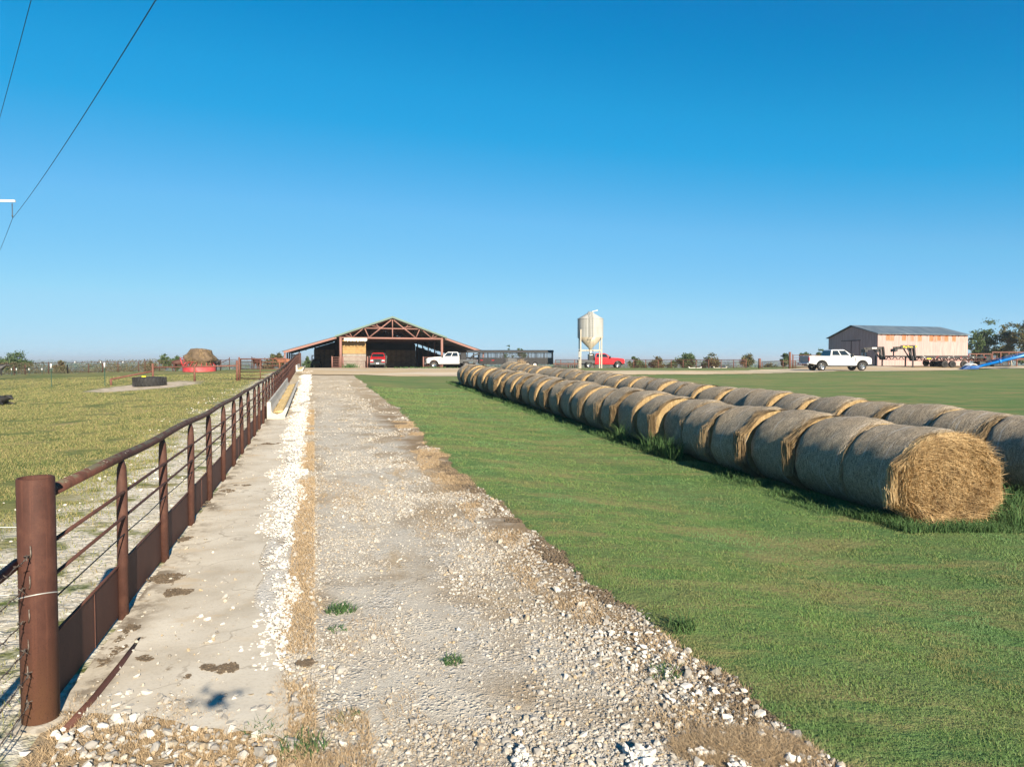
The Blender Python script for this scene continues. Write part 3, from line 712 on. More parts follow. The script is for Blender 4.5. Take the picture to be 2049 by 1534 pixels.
# ------------------------------------------------------------------ barbed wire fence that leaves to the left
bw = thing('barbed_wire_fence', 'slack rusty barbed wire strands tied to the big rusty end post at the left edge', 'fence', (p0.x, p0.y, 0))
for i, h in enumerate((1.0, .83, .64, .47, .32, .15)):
    b = MB(); A = p0+Vector((.03-.008*i, -.096, h)); D = Vector((.283, -1, 0)); pts = []
    L = 6.5
    for k in range(120):
        t = (k/119)**1.3*L; pts.append(A + D*t + Vector((-.03*math.sin(t*1.3+i), 0, -.06*math.sin(min(t, 3.2)/3.2*math.pi) - .02*math.sin(t*3+i)+.004*math.sin(t*40))))
    pts[1:2] = [pts[0]+Vector((-.03, -.015, -.01))]
    for ph in (0, math.pi):
        b.tube([p+Vector((.003*math.cos(k*2.2+ph), 0, .003*math.sin(k*2.2+ph))) for k, p in enumerate(pts)], .0024, 4)
    for k in range(3, 118, 4):
        p = pts[k]
        for q in range(2):
            d = Vector((random.uniform(-.5, .5), random.uniform(-1, 1), random.uniform(-1, 1))).normalized()*.022
            b.tube([p-d, p+d], .002, 4)
    b.tube([A+Vector((.0, -.003, .05)), A+Vector((.004, -.006, .0)), A+Vector((-.004, -.004, -.025))], .004, 5)
    b.build('barbed_strand', 'barb', bw, True)
b = MB(); b.tube([p0+Vector((-.1, -.02, .93)), p0+Vector((-.1+.283*2.6, -2.6, .8))], .03, 12); b.build('brace_pipe', 'rustred', bw, True)
for h in (1.12, .9, .72, .5):
    b = MB(); b.tube([p0+Vector((-.1, .05, h)), p0+Vector((-1.2, .12, h-.02)), p0+Vector((-3, .25, h))], .0025, 5); b.build('smooth_strand', 'silver', bw, True)

# ------------------------------------------------------------------ concrete feed bunks
def feedmat():
    t = MT('chopped_feed', .95, 0, .1); v = t.pos(); n = t.noise(v, 30, 5, .7); m = t.noise(v, 2.2, 3)
    c = t.ramp(n, [(.3, (.36, .25, .11)), (.5, (.52, .39, .19)), (.7, (.62, .5, .29))])
    c = t.mix(t.math('MULTIPLY', t.mr(m, .5, .65), .5), c, (.58, .48, .3))
    return t.done(c, t.bump(n, .8, .03))
M['feed'] = feedmat()
def bunk(y0, y1, label, flabel):
    prof = [(.05, 0), (.05, .55), (.12, .56), (.14, .34), (.2, .2), (.34, .15), (.5, .2), (.62, .37), (.7, .36), (.6, .1), (.56, 0)]
    o = thing('feed_bunk', label, 'feed trough', (FX(y0), y0, 0), 0, 'concrete feed bunks along the fence')
    n = max(2, int((y1-y0)/.8)); yy = [y0+(y1-y0)*i/n for i in range(n+1)]
    dx, dy = .962, .272
    def rng_(y, pr, dz=0): return [(FX(y)+a*dx, y+a*dy, fz(y)+.02+z+dz) for a, z in pr]
    b = MB(); b.loft([rng_(y, prof) for y in yy], True, False); b.build('trough', 'concrete', o, True)
    f = MB(); f.loft([rng_(y, [(.17, .2+.03*math.sin(y*3)), (.26, .235+.04*math.sin(y*2.1)), (.4, .25+.035*math.sin(y*2.7+1)), (.53, .26), (.5, .21), (.34, .16), (.2, .2-.0)]) for y in [y0+.05+(y1-y0-.1)*i/60 for i in range(61)]], True, True)
    fo = f.build('livestock_feed', 'feed', None); tag(fo, flabel, 'feed'); 
    e = MB(); e.prism([(-.02, .0), (.54, .0), (.54, .13), (.12, .16), (.1, .55), (-.02, .55)], -.07, -.005)
    eo = e.build('end_panel', 'concrete', o); eo.location = (.06, -.0, fz(y0)+.02); eo.rotation_euler = (0, 0, ROT_F)
bunk(22.6, 38.5, 'near pale concrete feed bunk standing against the pipe fence', 'yellow chopped feed filling the near concrete bunk')
bunk(59, 72, 'far pale concrete feed bunk at the barn end of the pipe fence', 'yellow chopped feed in the far bunk near the barn')

# ------------------------------------------------------------------ round hay bales
def wrapmat():
    t = MT('net_wrapped_hay', .9, 0, .15); v = t.obj(); p = t.xyz(v)
    rnd = t.n('ShaderNodeObjectInfo').outputs['Random']
    off = t.n('ShaderNodeVectorMath', {0: v, 1: t.n('ShaderNodeCombineXYZ', {0: t.math('MULTIPLY', rnd, 37.0), 1: t.math('MULTIPLY', rnd, 11.0), 2: 0.0}).outputs[0]}, operation='ADD').outputs[0]
    line = t.n('ShaderNodeTexWave', {'Vector': t.scale(off, (.0, 1, .0)), 'Scale': 11.0, 'Distortion': 0.0}, wave_type='BANDS', bands_direction='Y').outputs[1]
    wob = t.noise(off, 6, 4, .6)
    line = t.n('ShaderNodeMath', {0: t.math('ADD', t.math('MULTIPLY', p[1], 250.0), t.math('MULTIPLY', wob, 14.0))}, operation='SINE').outputs[0]
    fib = t.noise(t.scale(off, (9, 42, 9)), 1.0, 5, .7); spk = t.noise(off, 55, 3, .75); big = t.noise(off, 1.6, 4, .6)
    c = t.ramp(fib, [(.3, (.095, .066, .038)), (.48, (.235, .178, .112)), (.64, (.38, .3, .205))])
    c = t.mix(t.mr(big, .38, .66), c, t.ramp(fib, [(.3, (.12, .09, .06)), (.5, (.26, .208, .145)), (.66, (.42, .355, .265))]))
    c = t.mix(t.math('MULTIPLY', t.mr(spk, .5, .64), .8), c, (.05, .036, .024))
    c = t.mix(t.math('MULTIPLY', t.mr(spk, .5, .34), .4), c, (.5, .45, .37))
    c = t.mix(t.math('MULTIPLY', t.mr(line, .35, .95), .38), c, (.5, .47, .41))
    ed = t.math('MULTIPLY', t.mr(t.math('ABSOLUTE', p[1]), .5, .6), .8)
    c = t.mix(t.math('MULTIPLY', t.math('MULTIPLY', ed, t.mr(t.math('FRACT', t.math('MULTIPLY', rnd, 7.3)), .1, 1.0)), t.mr(t.noise(off, 3, 4), .3, .6)), c, (.19, .14, .088))
    wh = t.math('MULTIPLY', t.mr(t.noise(t.scale(off, (1.2, 14, 1.2)), 1.0, 3), .6, .68), .6)
    c = t.mix(wh, c, (.42, .4, .37))
    b = t.bump(t.math('ADD', fib, t.math('MULTIPLY', line, .25)), .6, .02); b = t.bump(spk, .5, .015, b)
    return t.done(c, b)
def facemat():
    t = MT('hay_end', .95, 0, .1); v = t.obj()
    f1 = t.noise(t.scale(v, (28, 9, 6)), 1, 5, .75); f2 = t.noise(v, 70, 3, .7); big = t.noise(v, 3, 4)
    c = t.ramp(f1, [(.28, (.15, .095, .045)), (.45, (.31, .22, .11)), (.6, (.43, .32, .17)), (.75, (.54, .42, .25))])
    c = t.mix(t.math('MULTIPLY', t.mr(f2, .5, .68), .55), c, (.16, .1, .05))
    c = t.mix(t.math('MULTIPLY', t.mr(big, .5, .65), .4), c, (.34, .23, .12))
    return t.done(c, t.bump(t.math('ADD', f1, f2), .9, .04))
M['wrap'] = wrapmat(); M['hayface'] = facemat()
def bale_sec(t, a, bt, seed, yq):
    x = a*math.copysign(abs(math.cos(t))**.88, math.cos(t)); z = .6 + bt*math.copysign(abs(math.sin(t))**.92, math.sin(t))
    if z < .6: z = .6 - (.6-z)*.62/bt*1.0
    return x, z
ORD = ['nearest', 'second', 'third', 'fourth', 'fifth', 'sixth', 'seventh', 'eighth', 'ninth', 'tenth', 'eleventh', 'twelfth', 'thirteenth', 'fourteenth', 'fifteenth', 'sixteenth', 'seventeenth', 'eighteenth', 'nineteenth', 'twentieth', 'twenty-first', 'twenty-second', 'twenty-third', 'twenty-fourth', 'twenty-fifth', 'twenty-sixth', 'twenty-seventh', 'twenty-eighth', 'twenty-ninth', 'thirtieth', 'thirty-first', 'thirty-second', 'thirty-third']
BALE_A = math.atan2(.261, 1)
def hay_bale(x, y, label, group, det, fringe, big_face=False):
    a = .775*random.uniform(.95, 1.05); bt = .73*random.uniform(.94, 1.05); hl = .605*random.uniform(.97, 1.03); sd = random.randint(0, 9999)
    t = thing('round_hay_bale', label, 'hay bale', (x, y, gzf(x, y)-.03), BALE_A + random.uniform(-.07, .07), group)
    nt, ny = (72, 26) if det else (40, 12)
    th = np.linspace(0, 2*np.pi, nt, endpoint=False); yy = np.linspace(-hl, hl, ny)
    TT, Y = np.meshgrid(th, yy)
    ct, st = np.cos(TT), np.sin(TT)
    lump = 1 + .06*(fbm(ct*1.4+4, st*1.4+Y*1.1+sd, sd, 2)-.5)*2 + .024*(fbm(ct*6+9, st*6+Y*5+sd, sd+3, 3)-.5)*2
    edge = 1 - .055*np.maximum(0, (np.abs(Y)/hl-.78)/.22)**2
    X = a*np.sign(ct)*np.abs(ct)**.96*lump*edge
    Z = np.where(st > 0, .64+bt*np.abs(st)**.99*lump*edge, .64-.66*np.abs(st)**.92)
    sag = .035*np.sin(sd)*(1-(Y/hl)**2); Z = Z + sag*(st > 0)*st
    V = np.stack([X, Y, Z], 2).reshape(-1, 3)
    i = np.arange(ny-1)[:, None]*nt; j = np.arange(nt)[None]
    F = np.stack([i+j, i+(j+1) % nt, i+nt+(j+1) % nt, i+nt+j], 2).reshape(-1, 4)
    bulk('net_wrapped_side', V, F, 'wrap', t, True)
    for sgn, row in ((-1, 0), (1, ny-1)):
        if sgn > 0 and det and not big_face: pass
        C = np.stack([X[row], Z[row]], 1); cz = .64; VV, nr = [], (9 if big_face else 4)
        for q in range(nr):
            k = 1 - q/(nr-.4); pt = np.array([0, cz]) + (C-np.array([0, cz]))*k
            bul = sgn*(hl+ .06*(1-k**2) + (.03*(fbm(pt[:, 0]*5, pt[:, 1]*5, sd+7, 3)-.5) if q else -.002))
            VV.append(np.stack([pt[:, 0], np.broadcast_to(bul, nt), pt[:, 1]], 1))
        VV = np.concatenate(VV+[np.array([[0, sgn*(hl+.06), cz]])])
        i = np.arange(nr-1)[:, None]*nt
        A_ = np.stack([i+j, i+(j+1) % nt, i+nt+(j+1) % nt, i+nt+j], 2).reshape(-1, 4)
        cen = np.stack([(nr-1)*nt+j[0], (nr-1)*nt+(j[0]+1) % nt, np.full(nt, nr*nt), np.full(nt, nr*nt)], 1)[:, [0, 1, 2]]
        me = bpy.data.meshes.new('hay_face')
        fl = [tuple(f) if sgn < 0 else tuple(reversed(f)) for f in A_.tolist()] + [tuple(f) if sgn < 0 else tuple(reversed(f)) for f in cen.tolist()]
        me.from_pydata(VV.tolist(), [], fl); me.polygons.foreach_set('use_smooth', [True]*len(fl)); me.materials.append(M['hayface'])
        o = bpy.data.objects.new('hay_face', me); col.objects.link(o); o.parent = t
    # loose strands round the near rim, hanging down where the bale is shaggy
    n = fringe
    if n:
        tt = rng.uniform(-.35, math.pi+(.75 if n > 400 else .35), n) if not big_face else rng.uniform(-.9, math.pi+.9, n)
        c_, s_ = np.cos(tt), np.sin(tt)
        bx = a*np.sign(c_)*np.abs(c_)**.96*.97; bz = np.where(s_ > 0, .64+bt*np.abs(s_)**.99*.97, .64-.64*np.abs(s_)**.92)
        by = -hl + (rng.uniform(-.02, .14, n) if n > 400 else rng.uniform(-.02, .05, n))
        if n > 400 and not big_face: 
            by = -hl - .03 + (.1+.22*fbm(tt*3+sd, tt*0, sd, 3))*rng.uniform(0, 1, n)**1.4
        w = rng.uniform(.004, .01, n)*(1.0 if det else 2.0); out = rng.uniform(.005, .075, n)*(.5+fbm(tt*4+sd, tt*0+1, sd, 2)); ln = rng.uniform(.12, .5, n)
        tang = np.where(c_ < 0, 1.0, -1.0)                                                   # strands run down the nearer side
        pts = []
        for q in range(4):
            u = q/3.0; t2 = tt + tang*u*ln/.75
            cc_, ss_ = np.cos(t2), np.sin(t2); hang = np.where(np.abs(c_) > .8, 1, 0)
            ex = .96 + out*(.4+u)
            qx = a*np.sign(cc_)*np.abs(cc_)**.96*ex; qz = np.where(ss_ > 0, .64+bt*np.abs(ss_)**.99*ex, .64-.64*np.abs(ss_)**.92)
            sx = np.sign(c_)*a*(.98+out*.8); hx = np.where((np.abs(cc_) > .9) & (n > 400), np.sign(cc_)*np.maximum(np.abs(qx), a*(.97+out*2.4)), qx)
            pts.append(np.stack([hx, by + rng.normal(0, .016, n)*(1 if q else .5) - .02*u, np.maximum(qz - hang*u*.08, .02)], 1))
        sd_ = np.stack([np.zeros(n), w/2, np.zeros(n)], 1) + np.stack([w/3*rng.choice([-1, 1], n), np.zeros(n), np.zeros(n)], 1)
        V = np.stack([pts[0]-sd_, pts[0]+sd_, pts[1]-sd_, pts[1]+sd_, pts[2]-sd_, pts[2]+sd_, pts[3]], 1).reshape(-1, 3)
        bs = np.arange(n)[:, None]*7
        F = np.concatenate([bs+np.array([[0, 1, 3]]), bs+np.array([[0, 3, 2]]), bs+np.array([[2, 3, 5]]), bs+np.array([[2, 5, 4]]), bs+np.array([[4, 5, 6]])])
        acc = [(V, F)]
        if big_face:
            m = 26000; rr = np.sqrt(rng.uniform(0, 1, m))*.97; ta = rng.uniform(0, 2*math.pi, m)
            ca, sa = np.cos(ta), np.sin(ta)
            ex = a*np.sign(ca)*np.abs(ca)**.88*rr; ez = .64 + np.where(sa > 0, bt, .62)*np.sign(sa)*np.abs(sa)**.9*rr
            P = np.stack([ex, -hl-.062*(1-rr**2)-.005-rng.uniform(0, .02, m), np.maximum(ez, .02)], 1)
            tx, tz = -np.sin(ta), np.cos(ta)
            flip = np.where(rng.uniform(0, 1, m) < .5, -1, 1); an = rng.normal(0, .9, m)*np.where(rr > .72, .6, 1)
            dx = flip*(tx*np.cos(an)-tz*np.sin(an)); dz = flip*(tz*np.cos(an)+tx*np.sin(an)) - .35
            L = (rng.uniform(.04, .15, m)*np.where(rr > .72, 1.6, 1))[:, None]; D = np.stack([dx, rng.normal(-.25, .3, m), dz], 1)*L
            ww = rng.uniform(.0012, .003, m)[:, None]; S = np.stack([dz, np.zeros(m), -dx], 1)*ww
            Vf = np.stack([P-S, P+S, P+D*.55+S*.8+np.array([0, -.006, 0]), P+D], 1).reshape(-1, 3); Vf[:, 2] = np.maximum(Vf[:, 2], .0)
            bs = np.arange(m)[:, None]*4
            acc.append((Vf, np.concatenate([bs+np.array([[0, 1, 2]]), bs+np.array([[0, 2, 3]])])))
        bulk('loose_hay', *join(acc), 'haystrand' if big_face else 'fringe', t)
    return t
heavy = {1: 90, 2: 2600, 3: 2400, 4: 420, 5: 420, 6: 2200, 8: 1900, 9: 420, 10: 420, 12: 420, 13: 500, 15: 800, 16: 1500, 18: 420, 19: 600, 21: 600, 23: 700, 25: 500}
for i in range(28):
    y = 10.5 + i*1.232 + random.uniform(-.03, .03); x = 8.8 - .261*y + random.uniform(-.09, .09)
    sh = 'shaggy ' if heavy.get(i, 0) > 400 else ''
    if i == 0: lab = 'round hay bale with its straw end face in full view, front of the left row'
    elif i == 27: lab = 'round hay bale at the far barn end of the left row'
    elif i < 14: lab = f'{sh}round hay bale, {ORD[i]} from the near end of the left row'
    else: lab = f'{sh}round hay bale, {ORD[27-i]} from the far barn end of the left row'
    hay_bale(x, y, lab, 'round bales in the left row', i < 12, 1500 if i == 0 else heavy.get(i, 160), i == 0)
heavy2 = {2: 800, 4: 900, 5: 200, 8: 350, 11: 400, 14: 250, 20: 300}
N2 = 31
for i in range(N2):
    y = 10.75 + i*1.232 + random.uniform(-.03, .03); x = 12.35 - .261*y + random.uniform(-.1, .1)
    if x > .745*y+1.2: continue
    sh = 'shaggy ' if heavy2.get(i, 0) > 390 else ''
    if i == N2-1: lab = 'round hay bale at the far barn end of the right row'
    elif i > 15: lab = f'{sh}round hay bale, {ORD[N2-1-i]} from the far barn end of the right row'
    else: lab = f'{sh}round hay bale, {ORD[i]} in the right row from the right edge' if i else 'round hay bale cut by the right edge, front of the right row'
    hay_bale(x, y, lab, 'round bales in the right row', i < 6, heavy2.get(i, 160))
# tall grass at the foot of the bales
out = []
def strip(n, y0, y1, c0, c1, h0, h1, wd, mask=.4, seed=0):
    y = y0 + (y1-y0)*rng.uniform(0, 1, n)**1.5; d = c0 + (c1-c0)*rng.uniform(0, 1, n)
    x = 8.75 - .261*y + d*1.033
    m = fbm(x*1.3, y*1.3, 111+seed, 3); k = m > mask; x, y, m = x[k], y[k], m[k]
    P = np.stack([x, y, gz(x, y)], 1)
    out.append(blades(P, (h0+(h1-h0)*rng.uniform(0, 1, len(x)))*(.4+1.2*m), wd+.0004*y, .9, 2))
strip(13000, 9.9, 46, -1.1, -.6, .06, .2, .005, .42)
strip(5000, 9.9, 30, -1.35, -.9, .05, .12, .005, .5, 2)
strip(14000, 9.6, 40, .7, 3.2, .1, .36, .006, .34, 4)
strip(3600, 9.3, 9.9, -1.0, 1.3, .05, .17, .005, .2, 6)
strip(500, 15.5, 19.5, -1.05, -.85, .3, .6, .007, .6, 8)
stuff(bulk('tall_grass', *join(out), 'weedstrand'), 'tall uncut green grass around the foot of the round bales', 'grass')
# ------------------------------------------------------------------ vehicles
def wheel(t, x, y, r, w, side, rim='chrome', name='wheel', dual=False):
    """side = +1 outer face towards +y"""
    b = MB(); b.lathe([(r*.6, -w/2), (r*.93, -w/2), (r, -w*.34), (r, w*.34), (r*.93, w/2), (r*.6, w/2), (r*.6, -w/2)], 28, (0, 0, 0), 'y')
    wo = b.build(name, 'rubber', t); wo.location = (x, y, r)
    b = MB(); f = side*w*.36
    b.lathe([(r*.61, -side*w*.4), (r*.61, f), (r*.55, f+side*.012), (r*.5, f-side*.04), (.02, f-side*.02), (.0, f-side*.02)], 24, (0, 0, 0), 'y')
    for k in range(6):
        a = k*math.pi/3; b.beam((math.cos(a)*r*.12, f-side*.0, math.sin(a)*r*.12), (math.cos(a)*r*.53, f+side*.0, math.sin(a)*r*.53), .075, .03)
    b.lathe([(0, f+side*.02), (r*.14, f+side*.02), (r*.15, f-side*.03)], 12, (0, 0, 0), 'y')
    b.build('rim', rim, wo); return wo
def arcpts(cx, cz, r, a0, a1, n=9): return [(cx+r*math.cos(R(a0+(a1-a0)*i/n)), cz+r*math.sin(R(a0+(a1-a0)*i/n))) for i in range(n+1)]
def pickup(name, label, x, y, rz, paintm, bed='box', guard=False, tail=None, rimm='chrome', grp=None, zoff=.05):
    t = thing(name, label, 'truck', (x, y, gzf(x, y)+zoff), rz, grp)
    fa, ra, wr = 2.2, -1.86, .42
    rear = -3.15 if bed == 'box' else -1.02
    P = []
    if bed == 'box':
        P += [(-3.15, .72), (-2.5, .62)] + arcpts(ra, wr+.03, .53, 168, 12)
        P += [(-1.2, .52)]
    else: P += [(-1.02, .52)]
    P += [(1.6, .5)] + arcpts(fa, wr+.03, .53, 168, 12) + [(2.85, .6), (3.1, .62), (3.13, .98), (3.08, 1.2), (2.9, 1.3), (2.2, 1.39), (1.34, 1.43), (-1.0, 1.43)]
    if bed == 'box': P += [(-1.02, 1.4), (-3.12, 1.42), (-3.15, 1.38)]
    b = MB(); b.prism(P, -1.0, 1.0); b.build('body', paintm, t, bevel=.06)
    # cab upper
    B = [(-1.0, 1.42), (1.32, 1.42)]; T = [(-.82, 2.0), (.52, 2.03)]
    def side(u, v, s, off=0):                                                               # u along, v up, on the side face
        x_ = (B[0][0]*(1-u)+B[1][0]*u)*(1-v) + (T[0][0]*(1-u)+T[1][0]*u)*v
        z_ = 1.42*(1-v)+2.01*v; yy = (.95*(1-v)+.77*v)+off
        return (x_, s*yy, z_)
    b = MB()
    b.loft([[(-1.0, -.95, 1.4), (1.32, -.95, 1.4), (1.36, 0, 1.4), (1.32, .95, 1.4), (-1.0, .95, 1.4)], [(-.84, -.78, 1.97), (.5, -.78, 2.0), (.54, 0, 2.0), (.5, .78, 2.0), (-.84, .78, 1.97)], [(-.7, -.66, 2.04), (.38, -.66, 2.05), (.4, 0, 2.06), (.38, .66, 2.05), (-.7, .66, 2.04)]])
    b.build('cab_roof', paintm, t, bevel=.03)
    for s in (-1, 1):
        for u0, u1, u1t in ((.07, .44, .4), (.48, .86, .93)):
            b = MB(); q = [side(u0, .1, s, .012), side(u1, .1, s, .012), side(u1t if u1 > .5 else u1, .88, s, .012), side(u0+.01, .88, s, .012)]
            b.add(q, [(0, 1, 2, 3)]); b.build('side_window', 'glass', t)
        b = MB(); b.box((1.12, s*1.12, 1.5), (.14, .26, .3)); b.box((1.14, s*.98, 1.45), (.06, .1, .06)); b.build('mirror', 'black', t, bevel=.02)
        for xx in (-.55, .55):
            b = MB(); b.box((xx, s*1.012, 1.27), (.24, .03, .05)); b.build('door_handle', 'chrome' if paintm == 'white' else 'black', t)
            b = MB(); b.box((xx+(.55 if xx > 0 else -.42), s*1.0015, 1.0), (.012, .008, .82)); b.build('door_seam', 'blackm', t)
        b = MB(); b.prism(arcpts(fa, wr+.03, .6, 170, 10)+arcpts(fa, wr+.03, .53, 10, 170), s*.99, s*1.02); b.build('wheel_arch', 'blackm', t)
        b = MB(); b.box((.15, s*.97, .44), (2.6, .16, .06)); b.build('side_step', 'black', t, bevel=.01)
        b = MB(); b.box((3.06, s*.74, 1.05), (.14, .4, .26)); b.build('headlight', 'lampw', t, bevel=.03)
        b = MB(); b.box((1.5, s*1.005, 1.05), (.06, .02, .4), 0, -.12); b.build('fender_vent', 'blackm', t)
    b = MB(); b.add([(1.265, -.84, 1.5), (1.265, .84, 1.5), (.63, .74, 1.95), (.63, -.74, 1.95)], [(0, 1, 2, 3)]); b.build('windshield', 'glass', t)
    b = MB(); b.add([(-.99, -.8, 1.5), (-.99, .8, 1.5), (-.87, .72, 1.93), (-.87, -.72, 1.93)], [(0, 1, 2, 3)]); b.build('rear_window', 'glass', t)
    b = MB(); b.box((3.12, 0, 1.02), (.08, 1.1, .4)); [b.box((3.165, 0, .9+.1*k), (.02, 1.05, .03)) for k in range(4)]; b.build('grille', 'black', t)
    b = MB(); b.box((3.16, 0, .64), (.2, 1.98, .26)); b.build('front_bumper', 'gunmetal' if guard else ('black' if paintm == 'white' else 'chrome'), t, bevel=.05)
    if guard:
        b = MB()
        for s in (-1, 1):
            b.tube([(3.3, s*.42, .6), (3.34, s*.42, 1.2)], .05, 8); b.tube([(3.3, s*.5, .62), (3.3, s*.98, .68), (3.24, s*.98, 1.12), (3.32, s*.5, 1.2)], .04, 8)
        for z in (.78, .98, 1.2): b.tube([(3.34, -.5, z), (3.34, .5, z)], .035, 8)
        b.box((3.3, 0, .62), (.16, 1.95, .3)); b.build('brush_guard', 'gunmetal', t)
    b = MB(); b.box((3.28 if not guard else 3.4, 0, .64), (.012, .31, .155)); b.build('licence_plate', 'lampw', t)
    for s in (-1, 1):
        wheel(t, fa, s*.86, wr, .28, s, rimm)
        if bed == 'box': wheel(t, ra, s*.86, wr, .28, s, rimm)
        else: wheel(t, ra, s*.9, wr, .24, s, rimm); wheel(t, ra, s*.62, wr, .24, s, rimm)
    b = MB(); b.box((0, 0, .52), (5.9, .9, .18)); b.tube([(ra, -.8, .42), (ra, .8, .42)], .08); b.tube([(fa, -.8, .42), (fa, .8, .42)], .07); b.build('chassis', 'blackm', t)
    if bed == 'box':
        for s in (-1, 1):
            b = MB(); b.prism(arcpts(ra, wr+.03, .6, 170, 10)+arcpts(ra, wr+.03, .53, 10, 170), s*.99, s*1.02); b.build('wheel_arch', 'blackm', t)
            b = MB(); b.box((-3.13, s*.95, 1.13), (.08, .14, .42)); b.build('tail_light', 'lampr', t, bevel=.02)
        b = MB(); b.box((-3.165, 0, 1.1), (.05, 1.7, .58)); b.box((-3.2, 0, 1.18), (.03, .24, .09)); b.build('tailgate', tail or paintm, t, bevel=.02)
        b = MB(); b.box((-3.25, 0, .66), (.22, 1.96, .2)); b.build('rear_bumper', 'chrome', t, bevel=.03)
        b = MB(); b.box((-3.385, .3, .68), (.01, .31, .15)); b.build('licence_plate', 'lampw', t)
        b = MB(); b.box((-2.08, 0, 1.424), (2.0, 1.7, .004)); b.build('bed_liner', 'blackm', t)
    else:
        b = MB(); b.box((-2.15, 0, 1.02), (2.2, 2.2, .12)); b.box((-2.15, -1.04, .9), (2.2, .12, .2)); b.box((-2.15, 1.04, .9), (2.2, .12, .2)); b.build('flatbed', 'gunmetal', t, bevel=.02)
        for s in (-1, 1):
            b = MB(); b.box((-1.25, s*.88, .8), (.44, .4, .34)); b.build('toolbox', 'gunmetal', t, bevel=.02)
            b = MB(); b.box((-2.95, s*.88, .78), (.5, .4, .3)); b.build('toolbox', 'gunmetal', t, bevel=.02)
            b = MB(); b.box((-3.262, s*.9, .95), (.02, .2, .1)); b.build('tail_light', 'lampr', t)
        b = MB(); b.box((-1.12, 0, 1.6), (.06, 1.9, .06)); b.box((-1.12, 0, 1.97), (.07, 1.9, .07))
        for k in range(9): b.box((-1.12, -.92+.23*k, 1.55), (.05, .05, .86))
        b.build('headache_rack', 'black', t)
        b = MB(); b.box((-1.5, 0, 1.5), (.65, 1.5, .84)); b.build('bed_box', 'black', t, bevel=.03)
        if grp != 'none':
            b = MB(); 
            for s in (-1, 1):
                b.tube([(-2.3, s*1.0, 1.12), (-2.75, s*1.05, 1.62), (-3.35, s*1.0, 1.8)], .09, 8); b.tube([(-2.2, s*.9, 1.15), (-2.6, s*.95, 1.5)], .06, 8)
            b.tube([(-3.35, -1.0, 1.8), (-3.35, 1.0, 1.8)], .1, 8); b.build('bale_arms', 'gunmetal', t)
    return t
def text(s, size, mat, parent, loc, rot, name='lettering', ext=.006, sx=1.0):
    cu = bpy.data.curves.new(name, 'FONT'); cu.body = s; cu.size = size; cu.extrude = ext; cu.align_x = 'CENTER'; cu.align_y = 'CENTER'; cu.offset = size*.004
    o = bpy.data.objects.new(name, cu); col.objects.link(o)
    dg = bpy.context.evaluated_depsgraph_get(); me = bpy.data.meshes.new_from_object(o.evaluated_get(dg))
    bpy.data.objects.remove(o); me.materials.clear(); me.materials.append(M[mat]); me.name = name
    o = bpy.data.objects.new(name, me); col.objects.link(o); o.parent = parent; o.location = loc; o.rotation_euler = rot; o.scale = (sx, 1, 1); return o

# white pickup on the dirt road, right
p = at(1671, 741, 68.6)
wt = pickup('pickup_truck', 'white crew cab pickup with grey tailgate parked before the pink shed', p.x, p.y, R(4), 'white', 'box', False, 'greytail', zoff=.06)
text('F X 4', .17, 'lampr', wt, (-2.72, -1.003, 1.28), (R(90), 0, 0))
# white flatbed in front of the barn
p = at(904, 736, 89)
pickup('flatbed_truck', 'white crew cab truck with grey flatbed parked in front of the barn', p.x, p.y, R(180+3), 'white', 'flat', True)
# red flatbed beyond the silo
p = at(1203, 736, 98)
rt = pickup('flatbed_truck', 'red crew cab truck with dark flatbed parked behind the feed silo', p.x, p.y, R(0), 'red', 'flat', False, grp='none')
# red truck in the barn mouth: hood towards the camera
p = at(757, 736.5, 96)
pickup('flatbed_truck', 'red truck with grey brush guard facing out of the barn opening', p.x, p.y, R(-90+9), 'red', 'flat', True)

# ------------------------------------------------------------------ barn
BA = math.atan2(.262, .965); BO = Vector((-16.2, 95.0, 0)); BO.z = gzf(BO.x, BO.y)+.03
barn = thing('open_barn', 'open-front barn with green gable roof, red pipe truss and two lean-tos', 'barn', BO, BA)
cb, sb_ = math.cos(BA), math.sin(BA)
def BW(u, v, w=0): return Vector((BO.x+u*cb-v*sb_, BO.y+u*sb_+v*cb, BO.z+w))
def bgz(u, v): p = BW(u, v); return gzf(p.x, p.y)+.04-BO.z
RT, BK, LL, LRt, LEN = 6.96, 4.3, -14.06, 12.7, 32.0
def slab(name, mat, u0, w0, u1, w1, v0, v1, th=.07, nv=1):
    b = MB(); b.loft([[(u0, v, w0), (u1, v, w1), (u1, v, w1-th), (u0, v, w0-th)] for v in (v0, v1)]); return b.build(name, mat, barn)
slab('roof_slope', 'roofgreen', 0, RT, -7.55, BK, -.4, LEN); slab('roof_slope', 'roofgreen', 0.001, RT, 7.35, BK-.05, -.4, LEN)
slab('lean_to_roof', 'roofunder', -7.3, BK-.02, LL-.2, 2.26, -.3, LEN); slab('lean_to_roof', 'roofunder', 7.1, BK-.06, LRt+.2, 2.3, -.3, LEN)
b = MB()
for s, e, w in ((-1, 7.6, BK), (1, 7.4, BK-.05)):
    b.add([(0, -.43, RT+.05), (s*e, -.43, w+.03), (s*e, -.43, w-.2), (0, -.43, RT-.2), (0, -.38, RT+.05), (s*e, -.38, w+.03), (s*e, -.38, w-.2), (0, -.38, RT-.2)], [(0, 1, 2, 3), (4, 7, 6, 5), (0, 4, 5, 1), (1, 5, 6, 2), (2, 6, 7, 3)])
b.build('green_fascia', 'roofgreen', barn)
for s, e0, w0, e1, w1 in ((-1, 7.4, BK-.2, -LL, 2.1), (1, 7.2, BK-.22, LRt, 2.14)):
    b = MB(); b.beam((s*e0, -.2, w0), (s*e1, -.2, w1), .14, .3); b.build('eave_beam', 'pinkpipe', barn)
